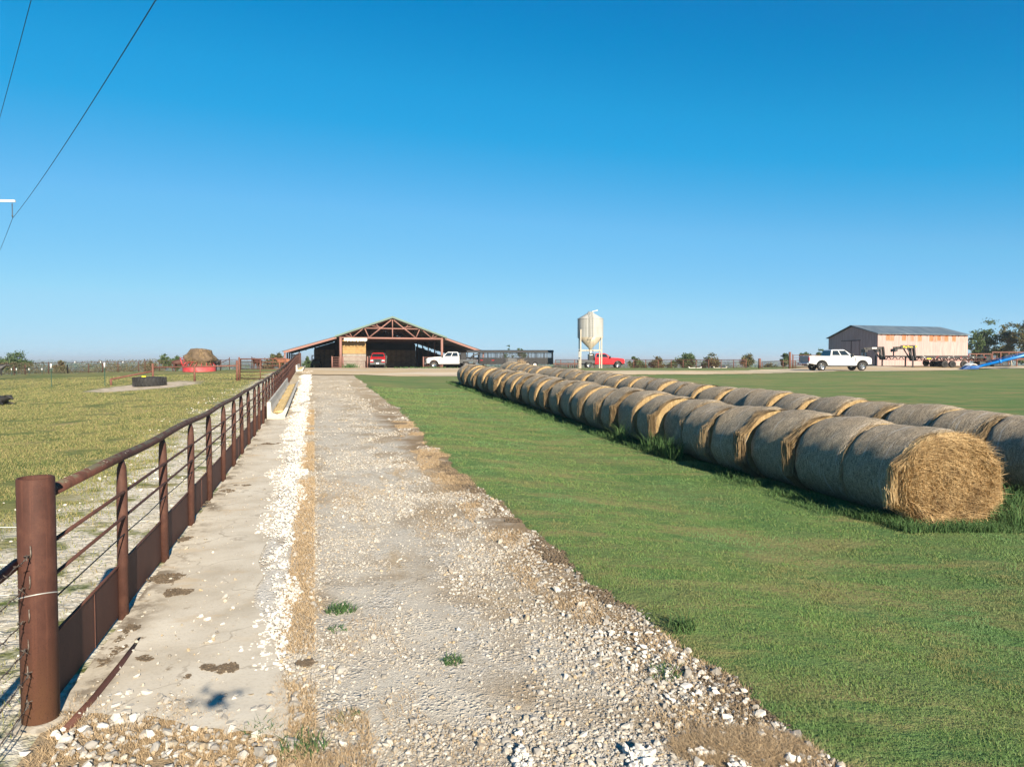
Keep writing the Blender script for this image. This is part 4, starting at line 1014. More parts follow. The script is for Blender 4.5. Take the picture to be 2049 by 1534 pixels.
for u, w, nm in ((-6.85, 4.15, 0), (6.75, 4.15, 0), (LL+.15, 2.0, 1), (LRt-.1, 2.05, 1)):
    b = MB(); b.tube([(u, 0, bgz(u, 0)-.1), (u, 0, w)], .17 if not nm else .11, 12); b.build('front_post', 'pinkpipe', barn)
def truss(v, mat, full=True):
    b = MB(); C = 4.05
    b.tube([(-7.0, v, C), (6.9, v, C-.05)], .13, 10); b.tube([(-3.75, v, 5.35), (3.5, v, 5.32)], .085, 8)
    b.tube([(0, v, 5.3), (0, v, 6.55)], .07, 8); b.tube([(0, v, 4.05), (0, v, 5.35)], .07, 8)
    for s in (-1, 1):
        b.tube([(s*.15, v, 6.5), (s*3.15, v, 4.1)], .085, 8); b.tube([(s*3.7, v, 5.35), (s*3.15, v, 4.1)], .07, 8)
        b.tube([(s*3.75, v, 5.42), (s*5.3, v, 4.12)], .06, 8); b.tube([(s*5.3, v, 4.12), (s*5.75, v, 4.78)], .05, 8); b.tube([(s*5.3, v, 4.12), (s*6.2, v, 4.4)], .05, 8)
        b.tube([(s*1.6, v, 5.35), (s*2.3, v, 6.02)], .05, 8); b.tube([(s*1.5, v, 5.5), (s*3.1, v, 5.72)], .05, 8)
        b.tube([(0, v, RT-.22), (s*7.2, v, BK-.12)], .1, 8)
    return b.build('roof_truss', mat, barn)
truss(-.05, 'pinkpipe')
for v in (6.4, 12.8, 19.2, 25.6): truss(v, 'rustdark')
b = MB()
for k in range(1, 9):
    for s, e, w in ((-1, 7.5, BK), (1, 7.3, BK)):
        f = k/9; b.beam((s*e*f, 0, RT-.12-(RT-w)*f), (s*e*f, LEN-.5, RT-.12-(RT-w)*f), .07, .12)
for k in range(1, 6):
    f = k/6
    b.beam((-7.5+(LL+7.5)*f, 0, BK-.15-(BK-2.26)*f), (-7.5+(LL+7.5)*f, LEN-.5, BK-.15-(BK-2.26)*f), .07, .12)
    b.beam((7.3+(LRt-7.3)*f, 0, BK-.2-(BK-2.3)*f), (7.3+(LRt-7.3)*f, LEN-.5, BK-.2-(BK-2.3)*f), .07, .12)
b.build('purlins', 'roofunder', barn)
for v in (6.4, 12.8, 19.2, 25.6, 31.8):
    for u, w in ((-6.85, 4.1), (6.75, 4.1), (LL+.15, 2.1), (LRt-.1, 2.15)):
        if u == LL+.15 and v > 30: pass
        b = MB(); b.tube([(u, v, bgz(u, v)-.1), (u, v, w)], .1, 8); b.build('inner_post', 'rustdark', barn)
b = MB(); zb = bgz(0, LEN)-.3
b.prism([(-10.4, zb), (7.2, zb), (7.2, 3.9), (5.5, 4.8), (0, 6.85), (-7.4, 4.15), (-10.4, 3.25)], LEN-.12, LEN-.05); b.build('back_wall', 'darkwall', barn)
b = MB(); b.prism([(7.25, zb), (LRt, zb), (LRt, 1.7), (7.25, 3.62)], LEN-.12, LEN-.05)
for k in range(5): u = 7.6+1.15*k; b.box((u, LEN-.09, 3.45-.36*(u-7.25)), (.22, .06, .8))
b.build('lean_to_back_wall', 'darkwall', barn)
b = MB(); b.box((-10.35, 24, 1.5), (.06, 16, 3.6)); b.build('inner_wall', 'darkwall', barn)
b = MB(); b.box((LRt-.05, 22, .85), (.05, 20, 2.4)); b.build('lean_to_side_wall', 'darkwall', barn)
b = MB(); vs = []                                                                            # torn white sheet under the truss
for k in range(21):
    u = -6.4+.15*k; vs += [(u, -.2, 4.0), (u, -.2+.03*math.sin(k), 3.78-.16*abs(math.sin(k*1.7))-.1*(k % 3 == 0))]
b.add(vs, [(2*k, 2*k+1, 2*k+3, 2*k+2) for k in range(20)]); o = b.build('torn_tarp', 'whitem', barn)
so = o.modifiers.new('t', 'SOLIDIFY'); so.thickness = .01
# stacked square bales
def square_bale(u, v, w, su, sv, sw, label, mat, grp):
    b = MB(); nx, nz = 14, 6; 
    b.box((0, 0, sw/2), (su, sv, sw)); o = b.build('square_hay_bale', mat, None, bevel=.06)
    o.location = BW(u, v, w); o.rotation_euler = (0, 0, BA+random.uniform(-.015, .015)); tag(o, label, 'hay bale', grp); return o
def sqmat(name, a, b_, c_):
    t = MT(name, .95, 0, .1); v = t.obj(); n = t.noise(t.scale(v, (2, 6, 10)), 2, 5, .7); m = t.noise(v, 1.2, 3)
    c = t.ramp(n, [(.3, a), (.5, b_), (.7, c_)]); return t.done(t.mix(t.math('MULTIPLY', t.mr(m, .5, .65), .4), c, a), t.bump(n, .7, .05))
M['sqtop'] = sqmat('golden_stack_hay', (.2, .125, .055), (.3, .2, .09), (.36, .25, .125)); M['sqgrey'] = sqmat('grey_stack_hay', (.16, .14, .12), (.24, .22, .195), (.31, .285, .255))
NM = ['bottom', 'second', 'third', 'top']
for k in range(4):
    g = bgz(-5, 2.2)
    square_bale(-5.02, 2.3, g+.955*k, 3.1, 2.2, .95, ('grey weathered' if k < 2 else 'golden') + f' large square hay bale, {NM[k]} of the stack behind the left barn post', 'sqgrey' if k < 2 else 'sqtop', 'front hay stack in the barn')
for cidx in range(5):
    for k in range(3):
        g = bgz(0, 15)
        lab = f'dark square hay bale, {["bottom","middle","top"][k]} of the {["first","second","third","fourth","fifth"][cidx]} shaded column right of the golden stack'
        square_bale(-2.2+1.62*cidx, 15.5+.5*math.sin(cidx*2), g+.96*k, 1.56, 2.3, .95, lab[:200], 'strawdark', 'shaded hay stack in the barn')
for k in range(3):
    for c2 in range(2):
        square_bale(-8.1-1.55*c2, 15, bgz(-9, 15)+.96*k, 1.5, 2.3, .95, f'dark hay bale in the left lean-to, {["bottom","middle","top"][k]} of the {"inner" if c2 == 0 else "outer"} column', 'strawdark', 'hay in the left lean-to')
def gate(name, label, A, B, h, z, mat='pinkpipe', bars=6, grp=None, cat='gate'):
    A = Vector(A); B = Vector(B); t = thing(name, label, cat, (A.x, A.y, z), 0, grp)
    d = B-A; L = Vector((d.x, d.y, 0)); b = MB(); r = .035
    b.tube([(0, 0, .1), (0, 0, h), (L.x, L.y, h), (L.x, L.y, .1), (0, 0, .1)], r, 8); b.build('gate_frame', mat, t)
    for k in range(1, bars): b = MB(); zz = .1+(h-.1)*k/bars; b.tube([(0, 0, zz), (L.x, L.y, zz)], .022, 6); b.build('gate_bar', mat, t)
    b = MB(); b.tube([(-.08*L.normalized().x, -.08*L.normalized().y, -.05), (-.08*L.normalized().x, -.08*L.normalized().y, h+.12)], .06, 8); b.build('hinge_post', mat, t)
    return t
def bgate(u0, u1, v, label):
    A = BW(u0, v); B = BW(u1, v); return gate('pipe_gate', label, A, B, 1.45, gzf(A.x, A.y)+.04, grp='gates along the barn front')
bgate(-7.9, -7.05, -.3, 'short red pipe gate left of the left barn post')
bgate(-6.5, -3.6, -.35, 'wide red pipe gate across the golden and grey hay stack')
bgate(-3.3, -2.95, -.3, 'narrow red pipe gate beside the red truck in the barn')
bgate(4.2, 6.5, -.3, 'red pipe gate behind the white flatbed truck at the barn')
weed_p = BW(-5.6, -1.0)
t = thing('weed', 'green weed clump at the foot of the hay stack in the barn', 'weed', (weed_p.x, weed_p.y, gzf(weed_p.x, weed_p.y)+.05))
P = np.stack([rng.normal(0, .45, 260), rng.normal(0, .3, 260), np.zeros(260)], 1); bulk('leaves', *blades(P, rng.uniform(.25, .75, 260), .05, .6, 2), 'weedstrand', t)
for (px, d_, n_, w_, lab) in ((870, 80, 120, 1.3, 'low green weed patch on the dirt in front of the white flatbed truck'), (806, 78, 60, .9, 'small weed patch on the dirt before the barn opening')):
    p = at(px, 741, d_); t = thing('weed', lab, 'weed', (p.x, p.y, gzf(p.x, p.y)+.06))
    P = np.stack([rng.normal(0, w_, n_), rng.normal(0, w_, n_), np.zeros(n_)], 1); bulk('leaves', *blades(P, rng.uniform(.1, .25, n_), .09, .9, 2), 'weedstrand', t)
# utility vehicle at the far end of the left lean-to
def buggy(p, rz):
    t = thing('utility_vehicle', 'small black open utility vehicle standing at the far end of the left barn lean-to', 'utility vehicle', p, rz)
    b = MB(); b.box((0, 0, .6), (2.5, 1.3, .35)); b.box((-.8, 0, .85), (1.0, 1.4, .3)); b.build('body', 'blackm', t, bevel=.05)
    b = MB(); b.prism([(.5, .75), (1.25, .7), (1.2, .9), (.5, 1.05)], -.6, .6); b.build('hood', 'greenpaint', t, bevel=.04)
    b = MB()
    for s in (-1, 1): b.tube([(.55, s*.62, 1.0), (.3, s*.6, 1.85), (-.35, s*.6, 1.85), (-.4, s*.62, .9)], .035, 8)
    for x in (.3, -.35): b.tube([(x, -.6, 1.85), (x, .6, 1.85)], .035, 8)
    b.build('roll_cage', 'black', t)
    b = MB(); b.box((0, 0, 1.9), (.85, 1.3, .05)); b.build('canopy', 'black', t, bevel=.02)
    b = MB(); b.box((-.1, 0, .9), (.5, 1.1, .14)); b.box((-.32, 0, 1.15), (.12, 1.1, .45)); b.build('seat', 'blackm', t, bevel=.03)
    for x in (.85, -.85):
        for s in (-1, 1): wheel(t, x, s*.62, .32, .25, s, 'gunmetal')
p = at(633, 735, 104); buggy((p.x, p.y, gzf(p.x, p.y)+.05), R(-80))

# ------------------------------------------------------------------ feed silo
p = at(1181, 737, 86); sz = gzf(p.x, p.y)
silo = thing('feed_silo', 'tall cream steel feed silo on four legs with a ladder', 'silo', (p.x, p.y, sz))
rr = 1.57
def up(py): return at(1181, py, 86).z - sz
zt, zs, zc, zb = up(626), up(638), up(675), up(697)
def silomat():
    t = MT('cream_silo', .5, 0, .3); v = t.obj(); p_ = t.xyz(v)
    st = t.noise(t.scale(v, (3, 3, .25)), 1.5, 4, .6); n = t.noise(v, 9, 4)
    c = t.ramp(st, [(.35, (.26, .26, .24)), (.6, (.335, .34, .33))]); c = t.mix(t.math('MULTIPLY', t.mr(n, .55, .7), .25), c, (.2, .17, .12))
    rib = t.n('ShaderNodeMath', {0: t.math('MULTIPLY', p_[2], 70.0)}, operation='SINE').outputs[0]
    return t.done(c, t.bump(rib, .15, .01))
M['silo'] = silomat()
b = MB(); b.lathe([(rr, zc), (rr, (zc+zs)/2), (rr, zs)], 48); b.lathe([(rr+.02, (zc+zs)/2-.03), (rr+.02, (zc+zs)/2+.03)], 48); b.build('tank', 'silo', silo)
b = MB(); b.lathe([(rr+.04, zs-.03), (rr+.04, zs), (.34, zt), (.34, zt+.12), (0, zt+.13)], 48); b.build('cone_roof', 'silo', silo)
b = MB(); b.lathe([(rr, zc+.003), (rr+.015, zc), (.2, zb), (.2, zb-.25), (0, zb-.25)], 48); b.build('hopper_cone', 'cream', silo)
b = MB(); b.box((.5, 0, zt+.22), (.75, .55, .08), 0, -.25); b.tube([(.2, 0, zt+.1), (.75, 0, zt-.3)], .03, 6); b.build('lid', 'whitem', silo, bevel=.02)
b = MB(); b.lathe([(.12, zb-.25), (.13, zb-.9), (0, zb-.9)], 16); b.box((.08, 0, zb-.7), (.35, .35, .3)); b.build('outlet_boot', 'whitem', silo)
for s1 in (-1, 1):
    for s2 in (-1, 1):
        b = MB(); b.box((s1*1.27, s2*1.0, (zc+(.9 if s1 < 0 else .05))/2), (.13, .13, zc+(.9 if s1 < 0 else .05)+.1)); b.build('leg', 'creampost', silo, bevel=.01)
b = MB(); zz = up(701)
for s in (-1, 1): b.box((0, s*1.0, zz), (2.4, .08, .16)); b.box((s*1.27, 0, zz+.001), (.08, 1.86, .16))
b.build('cross_brace', 'creampost', silo)
b = MB(); yl = -rr-.22
for s in (-1, 1): b.tube([(-.05+s*.19, yl, .05), (-.05+s*.19, yl, zs+.1), (-.05+s*.19, -.45, zt+.2)], .022, 6)
for k in range(24): b.tube([(-.24, yl, .25+.27*k), (.14, yl, .25+.27*k)], .016, 6) if .25+.27*k < zs+.1 else None
for k in range(4): f = k/4; b.tube([(-.24, yl+(-.45-yl)*f, zs+.1+(zt+.1-zs)*f), (.14, yl+(-.45-yl)*f, zs+.1+(zt+.1-zs)*f)], .016, 6)
for z in (zc+.1, zs-.3, zz): b.tube([(-.24, yl, z), (-.24, -rr+.03 if z > zc else -1.0, z)], .015, 6); b.tube([(.14, yl, z), (.14, -rr+.03 if z > zc else -1.0, z)], .015, 6)
b.build('ladder', 'galv', silo)

# ------------------------------------------------------------------ black livestock trailer
pl = at(958, 736, 93.5); pr = at(1107, 736, 93.5); L = pr.x-pl.x
tr = thing('livestock_trailer', 'long black gooseneck livestock trailer with slatted sides hitched behind the white flatbed truck', 'trailer', (pl.x, 93.5, gzf(pl.x, 93.5)+.05))
wd = 2.1
b = MB(); b.box((L/2, wd/2, .55), (L, wd, .14)); b.build('floor_frame', 'black', tr)
for y in (0, wd):
    b = MB(); b.box((L/2, y, 1.0), (L, .05, .75)); [b.box((.1+k*(L-.2)/9, y-.03, 1.35), (.07, .06, 1.45)) for k in range(10)]; b.build('side_panel', 'black', tr)
    for k in range(4): b = MB(); b.box((L/2, y, 1.5+.17*k), (L, .035, .055)); b.build('side_slat', 'black', tr)
    b = MB(); [b.box((.35+k*.42, y, 1.7), (.03, .03, .7)) for k in range(int((L-.4)/.42))]; b.build('upright_bars', 'black', tr)
for x in (.02, L-.02):
    b = MB(); [b.box((x, .05+k*.2, 1.3), (.05, .04, 1.5)) for k in range(11)]; [b.box((x, wd/2, z), (.04, wd, .06)) for z in (.62, 1.0, 1.4, 2.02)]; b.build('end_gate', 'black', tr)
b = MB(); b.prism([(-.15, 2.06), (-.05, 2.3), (.5, 2.38), (wd-.5, 2.38), (wd+.05, 2.3), (wd+.15, 2.06)], -1.6, L+.05, 'yz'); b.build('canopy_roof', 'blackm', tr, bevel=.03)
b = MB(); b.box((L/2-.6, -.17, 2.1), (L+1.2, .03, .06)); b.build('roof_rail', 'gunmetal', tr)
b = MB(); b.beam((.0, wd/2, 1.25), (-2.1, wd/2, 1.35), .3, .26); b.beam((-2.0, wd/2, 1.4), (-2.0, wd/2, .95), .14); b.beam((-.1, wd/2-.4, .6), (-.1, wd/2-.4, 2.1), .12); b.beam((-1.5, wd/2-.9, 1.3), (-1.5, wd/2-.9, 2.15), .1); b.build('gooseneck', 'black', tr)
b = MB(); b.beam((-.5, wd/2, .02), (-.5, wd/2, 1.2), .12); b.build('jack', 'gunmetal', tr)
for k in range(2):
    for y, s in ((-.02, -1), (wd+.02, 1)): wheel(tr, L-3.4+.95*k, y, .38, .22, s, 'whitem')
    b = MB(); b.prism(arcpts(L-3.4+.95*k, .4, .5, 175, 5)+arcpts(L-3.4+.95*k, .4, .46, 5, 175), -.2, .0); b.build('mudguard', 'gunmetal', tr)
for x in (.4, 1.9): b = MB(); b.box((x, -.045, 1.02), (.35, .03, .07)); b.build('marker_light', 'lampr', tr)
# black bin and brush pile before the trailer
p = at(1022, 736, 84); pz = gzf(p.x, p.y)
bx = thing('metal_bin', 'dark grey sloping sided metal bin standing before the livestock trailer', 'bin', (p.x, p.y, pz), R(6))
b = MB(); b.prism([(-.72, .1), (.6, .1), (.72, 1.15), (-.45, 1.3), (-.68, 1.1)], -.55, .55); b.build('bin_body', 'gunmetal', bx, bevel=.03)
b = MB(); b.box((-.55, -.6, .7), (.3, .08, 1.1)); b.build('bin_chute', 'black', bx)
b = MB(); [b.box((x, y, .04), (.1, .1, .14)) for x in (-.5, .5) for y in (-.4, .4)]; b.build('feet', 'black', bx)
p = at(1043, 736, 82); pz = gzf(p.x, p.y)
n = 1500; a = rng.uniform(0, 6.283, n); r = np.sqrt(rng.uniform(0, 1, n))
P = np.stack([.95*r*np.cos(a), .7*r*np.sin(a), rng.uniform(0, 1, n)*1.05*(1-r**1.6)], 1)
V, F = blades(P, rng.uniform(.1, .45, n), .035, 1.6)
V = np.asarray(V)+np.array([p.x, p.y, pz])
tag(bulk('hay_heap', V, F, 'drystrand'), 'loose heap of pale hay and brush beside the dark grey bin', 'hay')
# rusty implement behind, between trailer and red truck
def implement(px, d, L, label):
    p = at(px, 736, d); t = thing('farm_implement', label, 'farm machine', (p.x, p.y, gzf(p.x, p.y)+.04), 0, 'rusty implements behind the silo')
    b = MB(); b.box((0, 0, .62), (L, .12, .12)); b.box((0, .9, .62), (L, .12, .12)); [b.box((-L/2+.2+k*(L-.4)/3, .45, .62), (.1, 1.0, .1)) for k in range(4)]; b.beam((0, 0, .7), (0, .4, 1.15), .1); b.build('frame', 'rustred', t)
    for k in range(int(L/.28)):
        b = MB(); b.lathe([(0, -.03), (.26, -.01), (.27, .01), (0, .04)], 16, (0, 0, 0)); o = b.build('disc', 'rustdark', t); o.rotation_euler = (R(90), 0, R(75)); o.location = (-L/2+.2+k*.28, -.05, .27)
implement(1122, 100, 2.3, 'rusty red disc implement between the black trailer and the pipe fence'); implement(1150, 101, 2.2, 'rusty red disc implement left of the red flatbed truck')

# ------------------------------------------------------------------ pink shed
A = Vector((44.9, 86)); B = Vector((43.6, 96.5)); D1 = Vector((14.3, 5.0))
C_, E_ = A+D1, B+D1; z0 = min(gzf(A.x, A.y), gzf(B.x, B.y), gzf(C_.x, C_.y)); ze = 3.2+CAMZ; 
shed = thing('metal_shed', 'faded pink corrugated metal shed with grey gable roof and rust streaks under the eave', 'shed', (A.x, A.y, z0))
def pinkmat(rusty):
    t = MT('pink_sheet', .7, 0, .2); v = t.obj(); p_ = t.xyz(v)
    al = t.math('ADD', p_[0], t.math('MULTIPLY', p_[1], .35 if rusty else 0.0)) if rusty else p_[1]
    rib = t.n('ShaderNodeMath', {0: t.math('MULTIPLY', al, 21.0)}, operation='SINE').outputs[0]
    n = t.noise(v, .5, 4); fn = t.noise(t.scale(v, (3, 3, .3)), 2.0, 4, .6)
    c = t.ramp(fn, [(.35, (.3, .2, .19)), (.6, (.37, .265, .25))])
    if rusty:
        cell = t.n('ShaderNodeTexWhiteNoise', {'W': t.n('ShaderNodeMath', {0: t.math('MULTIPLY', al, 1.45)}, operation='FLOOR').outputs[0]}, noise_dimensions='1D').outputs[0]
        hi = t.mr(t.math('ADD', t.math('ADD', p_[2], t.math('MULTIPLY', fn, .5)), t.math('MULTIPLY', t.n('ShaderNodeTexWhiteNoise', {'W': t.n('ShaderNodeMath', {0: t.math('MULTIPLY', al, 1.45)}, operation='FLOOR').outputs[0]}, noise_dimensions='1D').outputs[0], -.25)), 3.15, 3.4)
        right = t.mr(al, 1.5, 12)
        k = t.math('MULTIPLY', hi, t.mr(t.math('ADD', t.math('ADD', cell, t.math('MULTIPLY', right, .3)), t.math('MULTIPLY', t.noise(t.scale(v, (5, 5, .8)), 1.0, 4, .6), .5)), .8, 1.15))
        c = t.mix(k, c, t.ramp(t.noise(t.scale(v, (4, 4, .7)), 2, 4, .7), [(.3, (.25, .07, .03)), (.6, (.42, .17, .09))]))
    return t.done(c, t.bump(rib, .35, .03))
M['pinkA'] = pinkmat(False); M['pinkB'] = pinkmat(True)
hw = ze - z0
def wall3(name, mat, P, Q, hp, hq, mid=None, th=.06):
    b = MB(); d = (Q-P).normalized(); nrm = Vector((-d.y, d.x))*th
    prof = [(P, 0), (Q, 0), (Q, hq)] + ([((P+Q)/2*1.0, mid)] if mid else []) + [(P, hp)]
    prof = [(q-A, h) for q, h in prof]
    b.add([(q.x, q.y, h) for q, h in prof]+[(q.x+nrm.x, q.y+nrm.y, h) for q, h in prof], [tuple(range(len(prof))), tuple(range(2*len(prof)-1, len(prof)-1, -1))]+[(i, i+len(prof), (i+1) % len(prof)+len(prof), (i+1) % len(prof)) for i in range(len(prof))])
    return b.build(name, mat, shed)
hr = hw + 1.25
wall3('gable_wall', 'pinkA', B, A, hw-.25, hw, hr-.12); wall3('side_wall', 'pinkB', A, C_, hw, hw); wall3('gable_wall', 'pinkA', C_, E_, hw, hw-.25, hr-.12); wall3('side_wall', 'pinkB', E_, B, hw-.25, hw-.25)
def roofmat():
    t = MT('grey_metal_roof', .45, .3, .4); v = t.obj(); n = t.noise(t.scale(v, (2, .3, 1)), 1, 3)
    return t.done(t.ramp(n, [(.35, (.1, .125, .14)), (.65, (.19, .22, .235))]))
M['shedroof'] = roofmat()
b = MB(); d1 = D1.normalized(); w1 = (A-B).normalized(); mA = (A+B)/2
def RP(q, along, out, h): q2 = q-A + d1*along + w1*out; return (q2.x, q2.y, h)
for q, s, he in ((A, 1, hw), (B, -1, hw-.25)):
    r0 = [RP(mA, -.25, 0, hr), RP(mA+D1, .25, 0, hr), RP(q+D1, .25, s*.3, he-.02), RP(q, -.25, s*.3, he-.02)]
    b.add(r0+[(x, y, z+.08) for x, y, z in r0], [(0, 1, 2, 3), (7, 6, 5, 4), (0, 4, 5, 1), (1, 5, 6, 2), (2, 6, 7, 3), (3, 7, 4, 0)])
b.build('metal_roof', 'shedroof', shed)
b = MB(); dw = (A-B).normalized(); nr = Vector((dw.y, -dw.x)); nr = nr if nr.x < 0 else -nr
def GW(f0, f1, h0, h1, off, name, mat, dz=0):
    P = B-A+(A-B)*f0+nr*off; Q = B-A+(A-B)*f1+nr*off; bb = MB(); bb.add([(P.x, P.y, h0), (Q.x, Q.y, h0), (Q.x, Q.y, h1), (P.x, P.y, h1), (P.x+nr.x*.05, P.y+nr.y*.05, h0), (Q.x+nr.x*.05, Q.y+nr.y*.05, h0), (Q.x+nr.x*.05, Q.y+nr.y*.05, h1), (P.x+nr.x*.05, P.y+nr.y*.05, h1)], [(0, 1, 2, 3), (4, 7, 6, 5), (0, 4, 5, 1), (1, 5, 6, 2), (2, 6, 7, 3), (3, 7, 4, 0)]); return bb.build(name, mat, shed)
GW(.31, .5, .05, 3.3, .02, 'sliding_door', 'pinkA'); GW(.505, .66, .05, 3.3, .02, 'sliding_door', 'pinkA'); GW(.29, .68, 3.32, 3.4, .03, 'door_track', 'rustdark'); GW(.498, .507, .05, 3.3, .06, 'door_seam', 'rustdark')
GW(.7, .8, .05, 2.15, .03, 'small_door', 'greytail')
for i in range(14):
    q = A+D1*((i+.5)/14); b = MB(); b.box((q.x-A.x, q.y-A.y-.12, hw-.1), (.08, .3, .08), math.atan2(D1.y, D1.x)); b.build('rafter_end', 'rustdark', shed)

# ------------------------------------------------------------------ gooseneck flatbed trailers before the shed
def flatbed_trailer(x0, y0, L, rz, label, neck_h, lettering, wheels, z=None):
    zz = gzf(x0, y0)+.06
    t = thing('gooseneck_trailer', label, 'trailer', (x0, y0, zz), rz, 'gooseneck trailers by the pink shed')
    b = MB()
    for y in (.5, 1.7):
        b.box((2.4+(L-2.4)/2, y, 1.14), (L-2.4, .1, .06)); b.box((2.4+(L-2.4)/2, y, .78), (L-2.4, .1, .06))
        k = 0; x = 2.5
        while x < L-.5: b.beam((x, y, .8), (x+.3, y, 1.12), .05); b.beam((x+.3, y, 1.12), (x+.6, y, .8), .05); x += .75
    b.build('truss_beam', 'rustdark', t)
    b = MB(); b.box((2.5+(L-2.5)/2, 1.1, 1.2), (L-2.6, 2.4, .07)); b.box((2.5+(L-2.5)/2, -.08, 1.14), (L-2.6, .06, .16)); b.box((2.5+(L-2.5)/2, 2.28, 1.14), (L-2.6, .06, .16)); b.build('deck', 'black', t)
    b = MB(); h = neck_h
    for y in (.75, 1.45):
        b.beam((.35, y, h-.12), (2.35, y, h), .12, .3); b.beam((2.25, y, h+.1), (2.45, y, .75), .14, .4); b.beam((.1, y, h-.5), (.5, y, h-.15), .1, .16)
        b.beam((1.5, y, h-.1), (2.3, y, .95), .08, .12)
    b.box((.25, 1.1, h-.35), (.3, .9, .3)); b.tube([(.2, 1.1, h-.3), (.2, 1.1, h-.95)], .07, 10); b.build('gooseneck', 'black', t)
    for y in (.4, 1.8): b = MB(); b.box((2.0, y, .6), (.12, .12, 1.3)); b.box((2.0, y, .03), (.25, .25, .04)); b.build('jack', 'black', t)
    for xx in wheels:
        for y, s in ((.1, -1), (2.1, 1)): wheel(t, xx, y, .38, .24, s, 'blackm')
    for k in range(6): b = MB(); b.box((3.0+k*(L-3.6)/5, -.115, 1.14), (.16, .02, .05)); b.build('marker_light', 'lampr' if k % 2 else 'lampw', t)
    if lettering:
        b = MB(); b.box((1.55, .62, h+.02), (1.7, .05, .36)); b.build('name_board', 'black', t)
        text(lettering, .3, 'yellow', t, (1.5, .585, h+.02), (R(90), 0, 0), sx=1.35)
        b = MB(); b.box((2.5, .66, h+.05), (.18, .04, .18)); b.build('badge', 'yellow', t)
        b = MB(); b.box((3.5, -.12, 1.0), (.5, .02, .08)); b.build('decal', 'yellow', t)
    else:
        b = MB(); b.box((1.2, .665, h-.04), (.55, .03, .14)); b.build('decal', 'lampw', t)
    return t
pa = at(1735, 733, 81); pb = at(1795, 733, 78)
flatbed_trailer(pa.x, 81, 12.5, R(2), 'long rusty flatbed trailer whose plain gooseneck stands against the pink shed corner', 2.15, None, (8.3, 9.2))
flatbed_trailer(pb.x-.25, 77.5, 10.5, R(2), 'black flatbed trailer with yellow lettering on its curved gooseneck before the pink shed', 2.3, 'BigTex', (5.4, 6.3, 7.6))
# rusty pipe racks and clutter to the right of the shed
def rack(px0, px1, y, pyt, label, posts, mat='rustred', rails=2):
    a = at(px0, pyt, y); c = at(px1, pyt, y); z = gzf(a.x, y)+.05; h = a.z-z
    t = thing('pipe_rack', label, 'rack', (a.x, y, z), 0, 'rusty pipe racks by the trees')
    L = c.x-a.x
    for k in range(rails): b = MB(); b.beam((0, 0, h-.06-.75*k), (L, 0, h-.06-.75*k), .09, .12); b.build('rail', mat, t)
    for k in range(posts): b = MB(); b.beam((.05+k*(L-.1)/(posts-1), 0, -.1), (.05+k*(L-.1)/(posts-1), 0, h), .11); b.build('post', mat, t)
    b = MB(); b.box((L/2, .5, .75), (L, 1.0, .12)); b.build('bed', 'rustdark', t)
    return t
rack(1938, 1984, 84, 707, 'lower rusty pipe rack just right of the pink shed', 4)
rack(1985, 2085, 82, 703.5, 'taller rusty pipe rack behind the blue auger at the right edge', 7)
for (px, d, s, lab) in ((1962, 79, .8, 'dark machine engine standing behind the low end of the blue auger'), (2000, 80, 1.0, 'dark machinery under the taller rusty rack behind the blue auger')):
    p = at(px, 738, d); t = thing('farm_machine', lab, 'machine', (p.x, p.y, gzf(p.x, p.y)+.05), R(10))
    b = MB(); b.box((0, 0, .55*s), (1.3*s, .9, .5*s)); b.build('housing', 'gunmetal', t, bevel=.06)
    b = MB(); b.lathe([(.0, -.2), (.42*s, -.2), (.45*s, 0), (.42*s, .2), (0, .2)], 20, (0, 0, 0), 'y'); o = b.build('drum', 'blackm', t); o.location = (.5, -.35, 1.0*s)
    b = MB(); b.tube([(-.4, 0, .7*s), (-.4, 0, 1.3*s)], .06, 8); b.build('exhaust', 'rustdark', t)
    b = MB(); b.box((0, 0, .12), (2.2*s, .7, .2)); b.build('skid', 'blackm', t)
p = at(1947, 736, 76); n = 14; t = thing('sheet_metal', 'crumpled pale sheet metal lying behind the foot of the blue auger', 'metal sheet', (p.x, p.y, gzf(p.x, p.y)+.05))
b = MB(); b.loft([[(-.9+.25*k, -.3, .02+.5*max(0, math.sin(k*.5))), (-.9+.25*k, .4, .05+.55*max(0, math.sin(k*.5+.2))), (-.9+.25*k, .42, .02+.5*max(0, math.sin(k*.5+.2))), (-.9+.25*k, -.3, .0+.45*max(0, math.sin(k*.5)))] for k in range(7)]); b.build('sheet', 'whitem', t)
# blue grain auger
Ap = at(1945, 737, 73); Bp = at(2049, 709.5, 73); z = gzf(Ap.x, 73)+.06
ag = thing('grain_auger', 'bright blue grain auger sloping up out of the right edge', 'grain auger', (Ap.x, 73, z))
d = Vector((Bp.x-Ap.x, 0, Bp.z-z-.2)); 
b = MB(); b.tube([(.5, 0, .25), Vector((.5, 0, .25))+d*1.9], .16, 14); b.build('auger_tube', 'blue', ag)
b = MB(); b.tube([Vector((1.6, 0, .82))+Vector((0, -.02, 0)), Vector((1.6, 0, .82))+d*1.6], .05, 8); b.build('drive_pipe', 'bluedark', ag)
for f0 in (.42, .92): b = MB(); b.tube([Vector((.5, 0, .25))+d*f0, Vector((.5, 0, .25))+d*(f0+.04)], .21, 14); b.build('tube_collar', 'blue', ag)
b = MB(); b.prism([(-1.2, .02), (.45, .02), (.7, .42), (-.55, .4)], -.35, .35); b.build('intake_hopper', 'bluedark', ag, bevel=.03)
b = MB(); b.tube([(-.4, -.37, .2), (.7, -.3, .3), (1.2, -.1, .5)], .05, 8); b.build('guard_bar', 'blue', ag)
b = MB()
